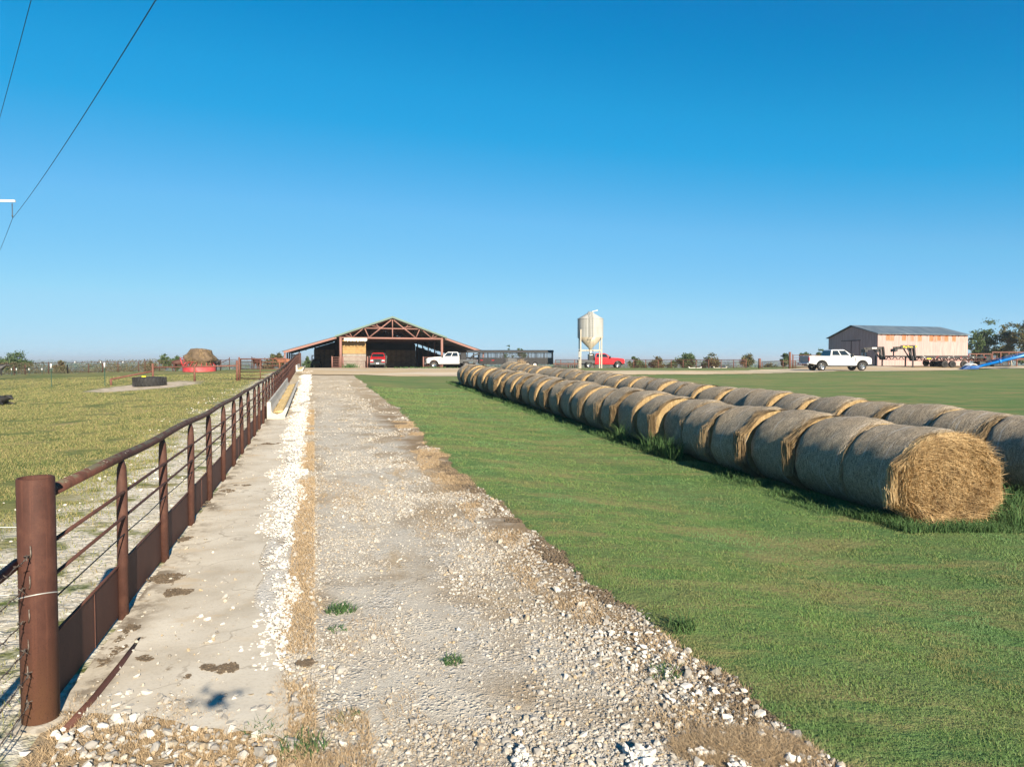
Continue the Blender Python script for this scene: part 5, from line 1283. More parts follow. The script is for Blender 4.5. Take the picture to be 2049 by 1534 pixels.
for s in (-1, 1): b.tube([Vector((.5, 0, .25))+d*.85, (d.x*1.5, s*1.1, .45)], .06, 8); b.tube([Vector((.5, 0, .25))+d*1.7, (d.x*1.5, s*1.1, .45)], .05, 8)
b.tube([(d.x*1.5, -1.2, .4), (d.x*1.5, 1.2, .4)], .05, 8); b.build('undercarriage', 'blue', ag)
for s in (-1, 1): wheel(ag, d.x*1.5, s*1.25, .36, .2, s, 'whitem')
# ------------------------------------------------------------------ pasture: tyre, posts, brace fence, feeder
tp = at(299.5, 769, 44.5); tz = gzf(tp.x, tp.y)
ty = thing('tractor_tyre', 'big upright-treaded black tractor tyre lying flat as a trough on a pale dirt patch', 'tyre', (tp.x, tp.y, tz-.02))
b = MB(); b.lathe([(.55, .08), (.62, .02), (.86, .0), (.93, .06), (.935, .5), (.9, .56), (.66, .6), (.56, .56)], 56); b.build('casing', 'rubber', ty)
b = MB()
for k in range(26):
    a = 2*math.pi*k/26
    for s, z0_, z1_ in ((0, .02, .33), (1, .27, .58)):
        a0 = a + s*math.pi/26; sl = .16 if s else -.16
        ring0 = []; 
        for zz, aa in ((z0_, a0), (z1_, a0+sl)):
            r1, r2 = .92, .985
            w = .045
            ring0.append([((r1)*math.cos(aa-w), r1*math.sin(aa-w), zz), (r2*math.cos(aa-w*.8), r2*math.sin(aa-w*.8), zz), (r2*math.cos(aa+w*.8), r2*math.sin(aa+w*.8), zz), (r1*math.cos(aa+w), r1*math.sin(aa+w), zz)])
        b.loft(ring0)
b.build('tread_lugs', 'rubber', ty)
b = MB(); b.lathe([(0, .42), (.57, .42)], 30); b.build('water', 'glass', ty)
b = MB(); b.lathe([(0, .66), (.12, .64), (.15, .55), (.12, .46), (0, .44)], 14); o = b.build('float', 'yellow', None); o.location = (tp.x-.1, tp.y-.5, tz); tag(o, 'yellow float valve cover sticking up out of the big tractor tyre trough', 'float')
for i, (px, py, yy, top, lab) in enumerate(((103, 773, 47.5, 729, 'green steel post with a white cap standing left of the tyre, the one farther left'), (210, 774, 45.5, 727, 'green steel post with a white cap standing nearest the tyre'))):
    g = at(px, py, yy); g.z = gzf(g.x, yy); h = at(px, top, yy).z-g.z
    t = thing('fence_post', lab, 'post', g, 0, 'green posts in the pasture')
    b = MB(); b.box((0, 0, h/2-.1), (.05, .012, h)); b.box((0, -.015, h/2-.1), (.012, .035, h)); b.build('post', 'greenpaint', t)
    b = MB(); b.tube([(0, -.01, h-.28), (0, -.01, h+.06)], .05, 10); b.build('cap', 'white', t)
w = thing('wire_fence', 'two thin wires strung between the green posts across the pasture', 'fence', (at(210, 774, 45.5).x, 45.5, 0))
for h in (.5, 1.0, 1.3):
    b = MB(); A1 = at(-60, 770, 49.5); pts = [(A1.x, 49.5, gzf(A1.x, 49.5)+h)] + [(at(px, 770, yy).x, yy, gzf(at(px, 770, yy).x, yy)+h) for px, yy in ((103, 47.4), (210, 45.4))]
    b.tube(pts, .006, 4); b.build('wire', 'wire', w, True)
# brace fence and gate
def pfence(name, label, posts, rails, mat, r_post=.06, r_rail=.04, cat='fence', braces=(), grp=None, bars=()):
    """posts: (px, top_py, Y); rails: list of height fractions"""
    P = []
    for px, py, Y in posts:
        a = at(px, py, Y); P.append((Vector((a.x, Y, gzf(a.x, Y))), a.z))
    t = thing(name, label, cat, P[0][0], 0, grp)
    for q, zt_ in P: b = MB(); b.tube([(q.x, q.y, q.z-.1), (q.x, q.y, zt_)], r_post, 8); b.build('post', mat, t, True)
    for f in rails: b = MB(); b.tube([(q.x, q.y-.03, q.z+(zt_-q.z)*f) for q, zt_ in P], r_rail if f > .9 else r_rail*.6, 6); b.build('rail', mat, t, True)
    for (i, f0, j, f1) in braces:
        b = MB(); b.tube([(P[i][0].x, P[i][0].y, P[i][0].z+(P[i][1]-P[i][0].z)*f0), (P[j][0].x, P[j][0].y, P[j][0].z+(P[j][1]-P[j][0].z)*f1)], r_rail*1.2, 8); b.build('brace', mat, t, True)
    return t
bf = pfence('brace_fence', 'rusty pipe fence with a sloping brace behind the tractor tyre', [(222, 758, 46.5), (305.5, 727, 48), (389, 729, 48.5), (474, 721, 47.5)], [], 'rustred', .075, .05, braces=((0, .95, 1, .6),))
b = MB(); q0 = at(305.5, 735, 48); q2 = at(474, 731.5, 47.5); b.tube([q0, at(389, 733.5, 48.5), q2], .05, 8); b.build('rail', 'rustred', bf, True)
A = at(481, 768, 47.5); Bq = at(585, 768, 45.6); za = gzf(A.x, 47.5)
g = gate('pipe_gate', 'long rusty pipe gate closing the pasture against the feed fence', (A.x, 47.5, 0), (FX(46)-.3, 46, 0), 1.42, za+.05, 'rustred', 6)
b = MB(); gd = Vector((FX(46)-.3-A.x, -1.5, 0)); b.tube([gd*.45+Vector((0, 0, .1)), gd*.45+Vector((0, 0, 1.42))], .03, 8); b.build('upright', 'rustred', g)
# round feeder with hay
fp = at(399, 743, 73); fzz = gzf(fp.x, 73)
fd = thing('ring_feeder', 'red steel ring hay feeder with slanted bars in the pasture', 'hay feeder', (fp.x, 73, fzz))
rf = 1.6
b = MB(); b.lathe([(rf, .0), (rf, .56)], 44); b.lathe([(rf-.02, .56), (rf-.02, .0)], 44); b.build('ring_sheet', 'redfade', fd)
b = MB(); b.tube([((rf-.3)*math.cos(2*math.pi*i/36), (rf-.3)*math.sin(2*math.pi*i/36), 1.02) for i in range(36)], .035, 6, closed=True); b.tube([(rf*math.cos(2*math.pi*i/36), rf*math.sin(2*math.pi*i/36), .57) for i in range(36)], .04, 6, closed=True)
b.tube([((rf+.22)*math.cos(2*math.pi*i/36), (rf+.22)*math.sin(2*math.pi*i/36), 1.42) for i in range(13, 23)], .04, 6); b.build('hoop', 'redfade', fd)
b = MB()
for k in range(18):
    a = 2*math.pi*k/18; b = MB(); b.tube([(rf*math.cos(a), rf*math.sin(a), .56), ((rf-.3)*math.cos(a+.1), (rf-.3)*math.sin(a+.1), 1.02)], .028, 6); b.build('slanted_bar', 'redfade', fd)
for i in range(13, 23, 2): a = 2*math.pi*i/36; b = MB(); b.tube([(rf*math.cos(a), rf*math.sin(a), .56), ((rf+.22)*math.cos(a), (rf+.22)*math.sin(a), 1.42)], .03, 6); b.build('outer_bar', 'redfade', fd)
prof = [(.85, .05), (.95, .5), (1.05, .85), (1.3, 1.05), (1.5, 1.25), (1.42, 1.5), (1.15, 1.75), (1.05, 2.0), (.95, 2.22), (.5, 2.3), (0, 2.31)]
nn = 48; V = []
for r, z in prof:
    for j in range(nn):
        a = 2*math.pi*j/nn; k = 1+.3*(fbm(math.cos(a)*1.6+5+z, math.sin(a)*1.6+5, 7, 3)-.5)*2+.05*math.sin(a*9+z*7)
        V.append((r*k*math.cos(a)+.1*z*0, r*k*math.sin(a), z+(.12+.22*z)*(fbm(math.cos(a)*2+9, math.sin(a)*2+z*.5, 8, 2)-.5)-.06*z*math.cos(a)*r))
F = [(i*nn+j, i*nn+(j+1) % nn, (i+1)*nn+(j+1) % nn, (i+1)*nn+j) for i in range(len(prof)-1) for j in range(nn)]
hb = thing('hay_mound', 'shaggy mound of brown hay heaped in the red ring feeder', 'hay', (fp.x+.15, 73, fzz))
b = MB(); b.add(V, F, True); b.build('hay_core', 'strawdark', hb)
n = 5200; a = rng.uniform(0, 6.283, n); z = rng.uniform(.3, 2.3, n); rr_ = np.interp(z, [p_[1] for p_ in prof], [p_[0] for p_ in prof])*rng.uniform(.75, 1.04, n)
P = np.stack([rr_*np.cos(a), rr_*np.sin(a), z], 1); D = np.stack([np.cos(a)*.16+rng.normal(0, .14, n), np.sin(a)*.16+rng.normal(0, .14, n), -rng.uniform(.0, .35, n)], 1)
S = np.stack([-np.sin(a), np.cos(a), np.zeros(n)], 1)*.02
bulk('loose_hay', np.stack([P-S, P+S, P+D], 1).reshape(-1, 3), np.arange(3*n).reshape(-1, 3), 'fringe', hb)

# ------------------------------------------------------------------ cattle
def cow_mesh(name, mat, graze=False):
    """joints (x forward, y left, z up), radius; one skinned surface"""
    J = {'pel': (-.62, 0, 1.08, .24), 'loin': (-.25, 0, 1.07, .28), 'rib': (.15, 0, 1.03, .33), 'sho': (.55, 0, 1.08, .27), 'nk': (.86, 0, 1.18 if not graze else .95, .18), 'pol': (1.13, 0, 1.34 if not graze else .72, .125), 'face': (1.32, 0, 1.22 if not graze else .5, .095), 'muz': (1.48, 0, 1.1 if not graze else .34, .075),
         'rump': (-.86, 0, 1.06, .15), 'tl1': (-.97, 0, 1.0, .035), 'tl2': (-1.02, 0, .6, .025), 'tl3': (-1.02, 0, .38, .045)}
    E = [('pel', 'loin'), ('loin', 'rib'), ('rib', 'sho'), ('sho', 'nk'), ('nk', 'pol'), ('pol', 'face'), ('face', 'muz'), ('pel', 'rump'), ('rump', 'tl1'), ('tl1', 'tl2'), ('tl2', 'tl3')]
    for s, k in ((1, 'l'), (-1, 'r')):
        dx = .07*s
        J.update({'h1'+k: (-.68, s*.17, .82, .16), 'h2'+k: (-.55+dx, s*.2, .62, .1), 'h3'+k: (-.76+dx, s*.2, .42, .06), 'h4'+k: (-.72+dx, s*.2, .1, .048), 'h5'+k: (-.67+dx, s*.2, .03, .06),
                  'f1'+k: (.5, s*.17, .78, .14), 'f2'+k: (.52-dx, s*.18, .46, .07), 'f3'+k: (.51-dx, s*.18, .1, .047), 'f4'+k: (.55-dx, s*.18, .03, .06),
                  'e1'+k: (1.1, s*.1, J['pol'][2]+.03, .04), 'e2'+k: (1.07, s*.25, J['pol'][2]+.02, .045)})
        E += [('pel', 'h1'+k), ('h1'+k, 'h2'+k), ('h2'+k, 'h3'+k), ('h3'+k, 'h4'+k), ('h4'+k, 'h5'+k), ('sho', 'f1'+k), ('f1'+k, 'f2'+k), ('f2'+k, 'f3'+k), ('f3'+k, 'f4'+k), ('pol', 'e1'+k), ('e1'+k, 'e2'+k)]
    keys = list(J); me = bpy.data.meshes.new(name)
    me.from_pydata([J[k][:3] for k in keys], [(keys.index(a_), keys.index(b_)) for a_, b_ in E], [])
    o = bpy.data.objects.new(name, me); col.objects.link(o)
    md = o.modifiers.new('skin', 'SKIN'); sk = me.skin_vertices[0].data
    for i, k in enumerate(keys): sk[i].radius = (J[k][3], J[k][3]*1.12 if k in ('pel', 'loin', 'rib', 'sho') else J[k][3]); sk[i].use_root = (k == 'pel')
    ss = o.modifiers.new('s', 'SUBSURF'); ss.levels = 2; ss.render_levels = 2
    dg = bpy.context.evaluated_depsgraph_get(); m2 = bpy.data.meshes.new_from_object(o.evaluated_get(dg)); bpy.data.objects.remove(o)
    m2.polygons.foreach_set('use_smooth', [True]*len(m2.polygons)); m2.materials.clear(); m2.materials.append(M[mat]); m2.name = name
    return m2
mesh_cow = {('cowred', False): cow_mesh('cow', 'cowred'), ('cowred', True): cow_mesh('cow', 'cowred', True), ('cowblack', False): cow_mesh('cow', 'cowblack')}
def cow(px, Y, rz, key, label, sc=1.0, cat='cow'):
    p = at(px, 740, Y); o = bpy.data.objects.new('cow', mesh_cow[key]); col.objects.link(o); o.location = (p.x, Y, gzf(p.x, Y)-.01); o.rotation_euler = (0, 0, rz); o.scale = (sc,)*3
    tag(o, label, cat, 'cattle in the pasture'); return o
cow(362, 77.5, R(8), ('cowred', False), 'dark red cow standing sideways at the left of the red ring feeder', 1.0)
cow(428, 76, R(150), ('cowblack', False), 'black cow eating at the right of the red ring feeder', 1.02)
cow(515.5, 84, R(-95), ('cowred', False), 'dark red cow facing the camera beyond the pipe gate', 1.0)
mt = cow_mesh('cow', 'cowtan'); mesh_cow[('cowtan', False)] = mt
cow(568, 88, R(175), ('cowtan', False), 'orange tan cow beyond the pipe gate, half hidden by the feed fence', 1.0)
cow(-8, 82, R(20), ('cowblack', False), 'black cow mostly cut off at the left edge by the far pipe fence', 1.0)
# lying black calf at the left edge
def lying_calf():
    J = [(-.45, 0, .2, .17), (-.15, 0, .23, .2), (.2, 0, .22, .19), (.45, 0, .28, .13), (.62, 0, .38, .085), (.76, 0, .33, .065), (.88, 0, .27, .045), (-.6, 0, .16, .1), (.4, .2, .09, .06), (.62, .25, .05, .04), (.42, .26, .04, .035), (.4, -.2, .09, .06), (.6, -.24, .05, .04), (-.4, .24, .1, .09), (-.1, .34, .06, .05), (-.35, .38, .04, .04), (.6, .1, .42, .03), (.58, .2, .41, .03), (.6, -.1, .42, .03), (.58, -.2, .41, .03)]
    E = [(0, 1), (1, 2), (2, 3), (3, 4), (4, 5), (5, 6), (0, 7), (2, 8), (8, 9), (9, 10), (2, 11), (11, 12), (0, 13), (13, 14), (14, 15), (4, 16), (16, 17), (4, 18), (18, 19)]
    me = bpy.data.meshes.new('calf'); me.from_pydata([j[:3] for j in J], E, []); o = bpy.data.objects.new('calf', me); col.objects.link(o)
    o.modifiers.new('skin', 'SKIN'); 
    for i, j in enumerate(J): me.skin_vertices[0].data[i].radius = (j[3], j[3]); me.skin_vertices[0].data[i].use_root = (i == 0)
    ss = o.modifiers.new('s', 'SUBSURF'); ss.levels = 2
    dg = bpy.context.evaluated_depsgraph_get(); m2 = bpy.data.meshes.new_from_object(o.evaluated_get(dg)); bpy.data.objects.remove(o)
    m2.polygons.foreach_set('use_smooth', [True]*len(m2.polygons)); m2.materials.clear(); m2.materials.append(M['cowblack']); m2.name = 'calf'
    p = G(-6, 810); o = bpy.data.objects.new('calf', m2); col.objects.link(o); o.location = p; o.rotation_euler = (0, 0, R(-12)); tag(o, 'black calf lying in the grass at the left edge of the pasture', 'calf')
lying_calf()

# ------------------------------------------------------------------ far pipe fences
pf = pfence('far_pipe_fence', 'long rusty pipe fence across the back of the left pasture with a sloping brace', [(-40, 737, 80), (28, 732, 84), (50, 729, 86), (97, 724, 90), (135, 729, 92), (177, 727, 94), (205, 726, 95), (236, 725, 96), (277, 723, 97), (290, 719, 97.4), (318.6, 722, 98), (350, 721, 98.5), (392, 720, 98.8), (442, 719, 99), (459, 714.5, 99), (482, 719, 98.6), (504, 713, 98), (545, 716, 97), (566, 716, 96)], [], 'rust', .06, .035)
def wob(t, hs, mat='rust', pts=None, r=.028):
    for h in hs:
        b = MB(); b.tube([(x, y, gzf(x, y)+h) for x, y in pts], r, 6); b.build('rail', mat, t, True)
fpts = []
for px, Y in ((-40, 80), (28, 84), (97, 90), (177, 94), (236, 96), (290, 97.4), (350, 98.5), (442, 99), (504, 98), (566, 96)):
    fpts.append((at(px, 730, Y).x, Y-.05))
wob(pf, (.25, .5, .78, 1.06), 'rust', fpts, .02); wob(pf, (1.4,), 'rust', fpts, .035)
a = at(430, 731, 99); c = at(459, 718, 99); b = MB(); b.tube([a, c], .05, 8); b.build('brace', 'rust', pf, True)
# thin white capped insulator posts along it
for i, px in enumerate((150, 201, 246, 23, 33, 58, 84)):
    Y = 88+i*.5 if px > 100 else 76; a = at(px, 724 if px > 100 else 738, Y); gzz = gzf(a.x, Y)
    t = thing('electric_fence_post', 'white capped post by the far left fence, ' + ['leftmost of three on the skyline', 'middle of three on the skyline', 'rightmost of three on the skyline', 'leftmost of four low ones', 'second of four low ones', 'third of four low ones', 'rightmost of four low ones'][i], 'post', (a.x, Y, gzz), 0, 'white capped posts by the far fence')
    h = max(.5, a.z-gzz); b = MB(); b.tube([(0, 0, -.1), (0, 0, h)], .02, 6); b.build('stake', 'greenpaint', t)
    b = MB(); b.tube([(0, -.01, h-.16), (0, -.01, h+.08)], .05, 8); b.build('cap', 'white', t)
rp = []
xs_ = [1112, 1150, 1190, 1229, 1268, 1292, 1317, 1343, 1367, 1393, 1418, 1443, 1468, 1493]
rf_ = pfence('far_pipe_fence', 'long rusty pipe fence behind the silo and red truck along the right skyline', [(px, 719.3+.25*(i/13), 106-1.35*i) for i, px in enumerate(xs_)], [.99, .8, .62, .44, .26, .1], 'rustred', .055, .045)
for (px, top, Y, r, lab) in ((1520, 717, 84, .16, 'short rusty end post of the skyline pipe fence'), (1580.5, 704, 80, .14, 'tall dark red wooden post left of the white pickup tailgate')):
    a = at(px, top, Y); g = gzf(a.x, Y); o_ = MB(); t = thing('gate_post', lab, 'post', (a.x, Y, g)); o_.tube([(0, 0, -.2), (0, 0, a.z-g-.03), (0, 0, a.z-g)], [r, r, r*.8], 12); o_.build('post', 'rustred', t)
    b = MB(); b.box((0, -r*.9, (a.z-g)*.6), (.12, .05, .06)); b.build('hinge', 'rustdark', t)
pfence('corral_fence', 'low pipe fence between the two gate posts left of the white pickup', [(1525, 724, 83), (1567, 721.5, 82), (1592, 721.5, 81)], [.97, .7, .45, .2], 'rustred', .05, .04)
a = at(1584, 715, 80); gate('pipe_gate', 'pipe gate hung between the tall wooden post and the white pickup', (a.x+.2, 80, 0), (a.x+3.4, 80.3, 0), 1.5, gzf(a.x, 80)+.05, 'rustred', 5)
for (px, d, lab, c_) in ((1390, 104, 'small pale block salt trough at the fence foot below the tall tree', 'whitem'), (1440, 98, 'low pale concrete slab at the foot of the skyline fence', 'concrete')):
    p = at(px, 736, d); t = thing('trough', lab, 'trough', (p.x, p.y, gzf(p.x, p.y)+.02)); b = MB(); b.prism([(-.9, 0), (.9, 0), (1.0, .22), (.8, .22), (.75, .1), (-.75, .1), (-.8, .22), (-1.0, .22)], -.3, .3); b.build('basin', c_, t)

# ------------------------------------------------------------------ trees
def tree(px, d, top, wpx, label, mat='leaf', dense=1.0, bark='bark', grp='trees beyond the fences', seed=0, leafsize=None, name='tree', bare=0, place=None):
    r0 = random.Random(seed*7+int(px)); a = at(px, top, d); g = gzf(a.x, d); h = a.z-g; wd = wpx/FPX*d
    if place: a = Vector((place[0], place[1], 0)); d = place[1]; g = gzf(a.x, d); h, wd = place[2:]
    t = thing(name, label, 'tree' if name == 'tree' else 'shrub', (a.x, d, g), 0, grp)
    b = MB(); ends = []
    def limb(p, dr, L, r, depth):
        pts = [p]; q = p.copy(); dd = dr.copy()
        for i in range(4):
            dd = (dd+Vector((r0.gauss(0, .16), r0.gauss(0, .16), r0.gauss(.03, .08)))).normalized(); q = q+dd*L/4; pts.append(q.copy())
        b.tube(pts, [r*(1-.16*i) for i in range(5)], 5 if depth else 7)
        ends.append((pts[-1], depth)); ends.append((pts[3], depth))
        if depth < 2:
            for k in range(3 if depth else r0.randint(5, 7)):
                f = pts[r0.randint(2, 4)]; an = r0.uniform(0, 6.28)
                limb(f, (dd*.55+Vector((math.cos(an)*wd/h*.9, math.sin(an)*wd/h*.9, r0.uniform(.0, .55)))).normalized(), L*r0.uniform(.5, .75), r*.5, depth+1)
    limb(Vector((0, 0, -.2)), Vector((r0.gauss(0, .06), r0.gauss(0, .06), 1)).normalized(), h*.48, max(.07, h*.022), 0)
    b.build('trunk', bark, t)
    # leaf clumps: fill an uneven envelope round the limb ends
    cl = []
    ncl = int((26 if h > 5 else 16)*dense)
    for e, dp in ends:
        if dp and r0.random() < .8: cl.append(e)
    for k in range(ncl):
        an = r0.uniform(0, 6.28); rr = wd/2*math.sqrt(r0.random())*.86; zz = h*(.3+.66*r0.random()); lim = 1-abs(zz/h-.62)/.55
        cl.append(Vector((rr*math.cos(an)*max(.25, lim), rr*math.sin(an)*max(.25, lim), zz)))
    ls = leafsize or max(.1, abs(d)*.0011)
    C = np.array([(min(max(c.x, -wd*.47), wd*.47), min(max(c.y, -wd*.47), wd*.47), min(c.z, h*.95)) for c in cl])
    C = C[rng.uniform(0, 1, len(C)) > bare]
    n = int(min(9000, 70*len(C)*dense)); idx = rng.integers(0, len(C), n); sg = np.clip(wd*.075, .15, .75)*rng.uniform(.6, 1.25, len(C))[idx][:, None]
    P = C[idx] + rng.normal(0, 1, (n, 3))*sg*np.array([1, 1, .7])
    A_ = rng.normal(0, 1, (n, 3)); A_ /= np.linalg.norm(A_, axis=1)[:, None]; B_ = np.cross(A_, rng.normal(0, 1, (n, 3))); B_ /= np.linalg.norm(B_, axis=1)[:, None]+1e-6
    sz_ = ls*rng.uniform(.6, 1.4, n)[:, None]
    bulk('crown', np.stack([P-A_*sz_, P+B_*sz_*.6, P+A_*sz_, P-B_*sz_*.6], 1).reshape(-1, 3), np.arange(4*n).reshape(-1, 4), mat, t)
    return t
T = [(29, 118, 699.5, 68, 'broad green oak with a rounded crown at the far left beyond the pasture fence', 'leaf', 1.3),
     (-14, 122, 706, 46, 'green tree cut by the left edge beyond the pasture fence', 'leaf', 1.0),
     (120, 128, 720, 26, 'small brownish tree right of the broad far left oak', 'leafbr', .8),
     (330, 118, 706, 24, 'slim blue green tree left of the ring feeder', 'leaf', .8),
     (352, 124, 712, 20, 'smaller tree just right of the slim one, left of the ring feeder', 'leaf', .8),
     (298, 120, 722, 30, 'low bushy tree left of the slim blue green tree', 'leafsh', .8),
     (557, 120, 705, 32, 'autumn tinged tree touching the left end of the barn roof', 'leafbr', 1.0),
     (536, 126, 718, 40, 'low hedge tree left of the autumn tinged tree by the barn', 'leafsh', .8),
     (617, 145, 713, 20, 'small tree seen under the left lean-to roof of the barn', 'leaf', .8),
     (1020, 150, 688, 20, 'bare twiggy treetop rising above the roof of the livestock trailer', 'leaf', .35),
     (1042, 146, 694, 20, 'leafy treetop above the livestock trailer, right of the bare one', 'leaf', .6),
     (1268, 128, 713, 24, 'dark tree in front of the red truck bonnet along the skyline fence', 'leaf', 1.0),
     (1285, 132, 722, 22, 'low tree just right of the dark one beside the red truck', 'leaf', .8),
     (1318, 126, 714, 34, 'wide two-topped tree behind the skyline fence, left of the largest one', 'leafbr', 1.0),
     (1345, 134, 720, 22, 'low tree tucked against the left of the largest skyline tree', 'leaf', .8),
     (1374, 124, 707, 44, 'largest leafy tree behind the skyline fence', 'leaf', 1.2),
     (1425, 126, 707.5, 34, 'gappy brown tinged tree right of the largest skyline tree', 'leafbr', .75),
     (1404, 130, 723, 26, 'low scrub tree between the largest and the gappy skyline trees', 'leaf', .7),
     (1496, 122, 710, 40, 'round tree behind the short rusty end post', 'leafbr', 1.0),
     (1540, 128, 727, 30, 'low scrub right of the short rusty end post', 'leafsh', .7),
     (1572, 122, 706, 24, 'green tree left of the tall wooden post by the white pickup', 'leaf', .8),
     (1614, 128, 704, 18, 'small treetop above the white pickup tailgate', 'leaf', .8),
     (1643, 126, 697, 18, 'treetop showing between the white pickup cab and the pink shed', 'leaf', .9)]
for i, (px, d, top, w_, lab, mt_, den) in enumerate(T): tree(px, d, top, w_, lab, mt_, den, seed=i+1, bare=.5 if 'bare' in lab else 0)
T2 = [(1951, 104, 660, 34, 'leaning thin tree with sparse clumps just right of the pink shed', 'leaf', .55), (1984, 108, 640, 52, 'tall pale trunked tree right of the pink shed, the first big one', 'leaf', .9), (2026, 106, 643, 52, 'tall browning tree beside the pale trunked one at the right', 'leafbr', 1.0), (2062, 102, 638, 56, 'tall tree cut by the right edge', 'leafbr', 1.1), (1966, 112, 693, 46, 'low dark tree under the leaning thin tree', 'leaf', 1.0), (2008, 112, 690, 50, 'low bushy tree between the two tall right trees', 'leafbr', 1.0), (2050, 110, 695, 50, 'low dark bush tree at the right edge under the tall ones', 'leaf', 1.0)]
for i, (px, d, top, w_, lab, mt_, den) in enumerate(T2): tree(px, d, top, w_, lab, mt_, den, 'barkpale' if i in (1, 2) else 'bark', 'tall trees right of the pink shed', 50+i)
# brown scrub along the back fence of the pasture: uncountable
n = 14000; px = rng.uniform(-60, 330, n); Y = rng.uniform(106, 132, n); x = (px-1024.5)/FPX*Y
hh = (.2+1.9*sm(.42, .66, fbm(x*.16, Y*.2, 131, 3)))*rng.uniform(.1, 1, n); P = np.stack([x, Y, gz(x, Y)+hh], 1)
A_ = rng.normal(0, 1, (n, 3)); A_ /= np.linalg.norm(A_, axis=1)[:, None]; B_ = np.cross(A_, rng.normal(0, 1, (n, 3))); B_ /= np.linalg.norm(B_, axis=1)[:, None]; s_ = rng.uniform(.06, .13, n)[:, None]
stuff(bulk('scrub', np.stack([P-A_*s_, P+B_*s_*.7, P+A_*s_, P-B_*s_*.7], 1).reshape(-1, 3), np.arange(4*n).reshape(-1, 4), 'leafsh'), 'brown and green scrub along the back of the left pasture fence', 'scrub')
# far woods on the plain
n = 22000; Y = 600*(4200/600)**rng.uniform(0, 1, n); x = rng.uniform(-1.0, 1.0, n)*Y
k = fbm(x/160, Y/240, 141, 3) > .52; x, Y = x[k], Y[k]
P = np.stack([x, Y, gz(x, Y)+rng.uniform(.5, 6, len(x))], 1); n = len(x)
A_ = rng.normal(0, 1, (n, 3)); A_ /= np.linalg.norm(A_, axis=1)[:, None]; B_ = np.cross(A_, rng.normal(0, 1, (n, 3))); B_ /= np.linalg.norm(B_, axis=1)[:, None]; s_ = (rng.uniform(1.5, 4, n)*(.5+Y/1800))[:, None]
stuff(bulk('far_woods', np.stack([P-A_*s_, P+B_*s_*.7, P+A_*s_, P-B_*s_*.7], 1).reshape(-1, 3), np.arange(4*n).reshape(-1, 4), 'leaf'), 'distant woods on the low plain beyond the farm', 'woods')

# hazy air over the whole place
b = MB(); b.box((0, 3900, -8), (18000, 8200, 66)); hz_ = b.build('haze', 'black'); hz_['kind'] = 'stuff'; hz_['label'] = 'pale blue haze over the distant plain'; hz_['category'] = 'haze'
hm = bpy.data.materials.new('haze'); hm.use_nodes = True; hm.node_tree.nodes.clear(); ho = hm.node_tree.nodes.new('ShaderNodeOutputMaterial'); hv = hm.node_tree.nodes.new('ShaderNodeVolumePrincipled')
hv.inputs['Color'].default_value = (.8, .9, 1, 1); hv.inputs['Density'].default_value = HAZE; hv.inputs['Anisotropy'].default_value = .2; hm.node_tree.links.new(hv.outputs[0], ho.inputs['Volume']); hz_.data.materials.clear(); hz_.data.materials.append(hm)

# ------------------------------------------------------------------ power line
PY = 62.0; PA = at(25, 437, PY); arm_z = at(28, 402, PY).z
pole_x = PA.x-2.0; g = gzf(pole_x, PY)
pole = thing('power_pole', 'power pole just outside the left edge whose white crossarm and insulator reach into view', 'power pole', (pole_x, PY, g))
b = MB(); b.tube([(0, .12, -.3), (0, .12, arm_z-g+1.2)], [.2, .14], 14); b.build('pole', 'wood', pole)
b = MB(); b.beam((-2.0, -.1, arm_z-g+.05), (2.2, .1, arm_z-g), .16, .2); b.build('crossarm', 'white', pole)
def insul(x):
    b = MB(); z = arm_z-g-.08; prof = [(.012, z+.0), (.012, z-.1)]
    for k in range(14): prof += [(.025, z-.18-.07*k), (.06, z-.2-.07*k), (.025, z-.225-.07*k)]
    prof += [(.065, z-1.2), (.065, z-1.3), (.02, z-1.3), (.02, PA.z-g)]
    b.lathe(prof, 12, (x, .0, 0)); return b.build('insulator', 'gunmetal', pole)
insul(2.0); insul(-1.75)
for (dx, lab) in ((0, 'dark power line hung from the white crossarm, crossing the upper left sky'), (-3.8*.62, 'thin faint power line at the far left of the sky')):
    S = Vector((PA.x - (0 if dx == 0 else 3.75), PY, PA.z)); dirv = Vector((.6335, -.7737, 0)).normalized(); pts = []
    for q in range(-30, 61):
        u = q*2.0; sagu = 1 if q >= 0 else -1; s_ = .0007 if q > 0 else .0007
        e = u-60 if u > 0 else u+60
        sagz = -(1 - ((abs(u)-60)/60)**2)*1.65
        pts.append(S+dirv*u+Vector((0, 0, sagz)))
    b = MB(); b.tube(pts, .018 if dx == 0 else .011, 6); o = b.build('power_line', 'wire'); tag(o, lab, 'power line', 'power lines')

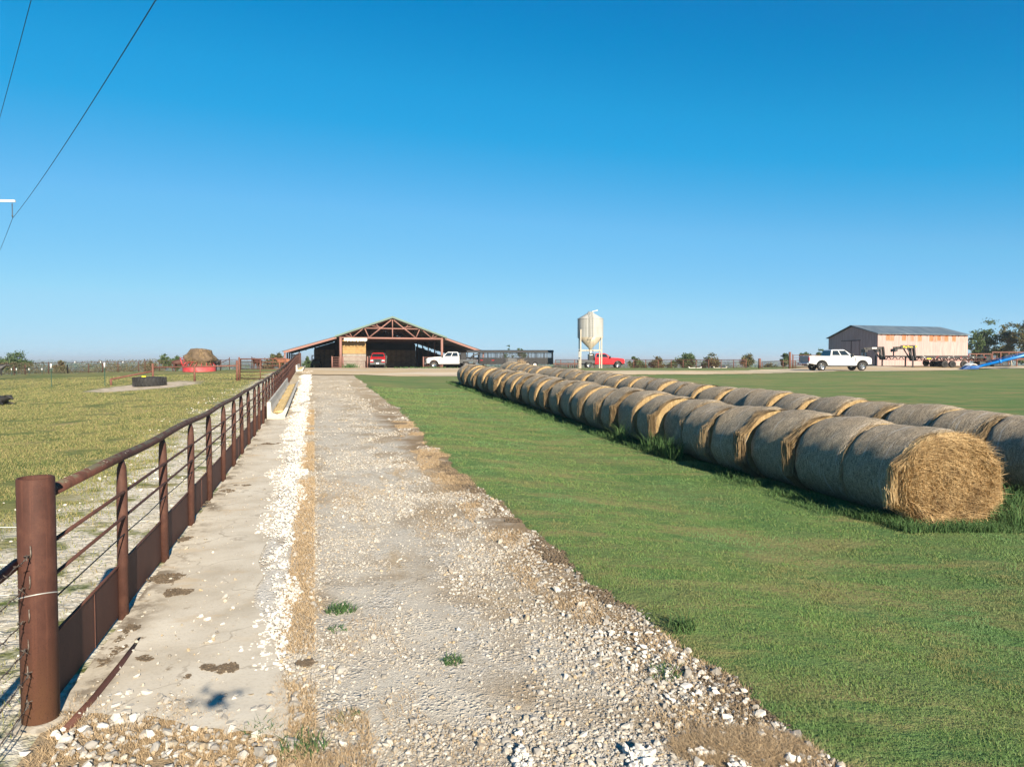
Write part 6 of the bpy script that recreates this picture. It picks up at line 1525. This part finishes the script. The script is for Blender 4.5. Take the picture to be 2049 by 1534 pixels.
# ------------------------------------------------------------------ the hovering drone that takes the picture and throws the shadow on the apron
dr = thing('quadcopter_drone', 'small grey quadcopter drone hovering over the driveway, its shadow on the apron', 'drone', (0, -.12, CAMZ+.012), R(-8)); dr.scale = (.62, .62, .62)
b = MB(); b.loft([[(x*s, y_, z*s) for x, z in ((-.05, -.03), (.05, -.03), (.055, .02), (.03, .045), (-.03, .045), (-.055, .02))] for y_, s in ((-.13, .7), (-.08, 1), (.07, 1), (.12, .6))]); b.build('drone_body', 'gunmetal', dr, bevel=.008)
for sx, y0_, y1_ in ((-1, .07, .11), (1, .07, .11), (-1, -.09, -.16), (1, -.09, -.16)):
    b = MB(); b.tube([(sx*.04, y0_, .02), (sx*.19, y1_, .035)], .011, 8); b.tube([(sx*.19, y1_, .01), (sx*.19, y1_, .06)], .017, 10); a_ = b.build('arm', 'gunmetal', dr)
    b = MB(); an = random.uniform(0, 3)
    for k in (0, math.pi): b.box((sx*.19+math.cos(an+k)*.055, y1_+math.sin(an+k)*.055, .064), (.11, .016, .002), an)
    b.build('propeller', 'blackm', a_)
b = MB(); b.lathe([(0, -.02), (.02, -.015), (.022, .01), (0, .02)], 12, (0, .09, -.045)); b.build('gimbal', 'black', dr)

# ------------------------------------------------------------------ light, sky, camera
SUND = Vector((.385*math.cos(R(24)), -.923*math.cos(R(24)), math.sin(R(24))))
ld = bpy.data.lights.new('sun', 'SUN'); ld.energy = SUN_E; ld.angle = R(.5); ld.color = (1, .87, .68)
lo = bpy.data.objects.new('sun', ld); col.objects.link(lo); lo.rotation_euler = SUND.to_track_quat('Z', 'Y').to_euler()
wd_ = bpy.data.worlds.new('World'); scene.world = wd_; wd_.use_nodes = True; nt = wd_.node_tree
bg = nt.nodes['Background']; sk = nt.nodes.new('ShaderNodeTexSky'); sk.sky_type = 'NISHITA'; sk.sun_disc = False
sk.sun_elevation = R(24); sk.sun_rotation = math.atan2(SUND.x, SUND.y); sk.altitude = 2000; sk.air_density = SKY_AIR; sk.dust_density = SKY_DUST; sk.ozone_density = SKY_OZ
def vscale(sock, k):
    n_ = nt.nodes.new('ShaderNodeVectorMath'); n_.operation = 'SCALE'; n_.inputs['Scale'].default_value = k; nt.links.new(sock, n_.inputs[0]); return n_.outputs[0]
hs = nt.nodes.new('ShaderNodeRGBCurve'); cm = hs.mapping                                      # the camera's tone response for the blue of the sky
for ch, pts in enumerate(SKY_CURVE):
    c_ = cm.curves[ch]
    while len(c_.points) < len(pts): c_.points.new(.5, .5)
    for p_, (a_, b_) in zip(c_.points, pts): p_.location = (a_, b_); p_.handle_type = 'VECTOR'
cm.update(); nt.links.new(vscale(sk.outputs[0], .1), hs.inputs['Color'])
nt.links.new(vscale(hs.outputs[0], 4.0), bg.inputs[0]); bg.inputs[1].default_value = SKY_E
cd = bpy.data.cameras.new('camera'); cam = bpy.data.objects.new('camera', cd); col.objects.link(cam); scene.camera = cam
cd.sensor_width = 36; cd.lens = FPX/W0*36; cd.clip_start = .05; cd.clip_end = 20000
cam.location = (0, 0, CAMZ); cam.rotation_euler = (R(90)-PITCH, 0, 0)
vs_ = scene.view_settings; vs_.view_transform = 'Standard'; vs_.look = 'None'; vs_.exposure = EXPO; vs_.gamma = 1
scene.cycles.max_bounces = 6; scene.cycles.diffuse_bounces = 3; scene.cycles.transparent_max_bounces = 8
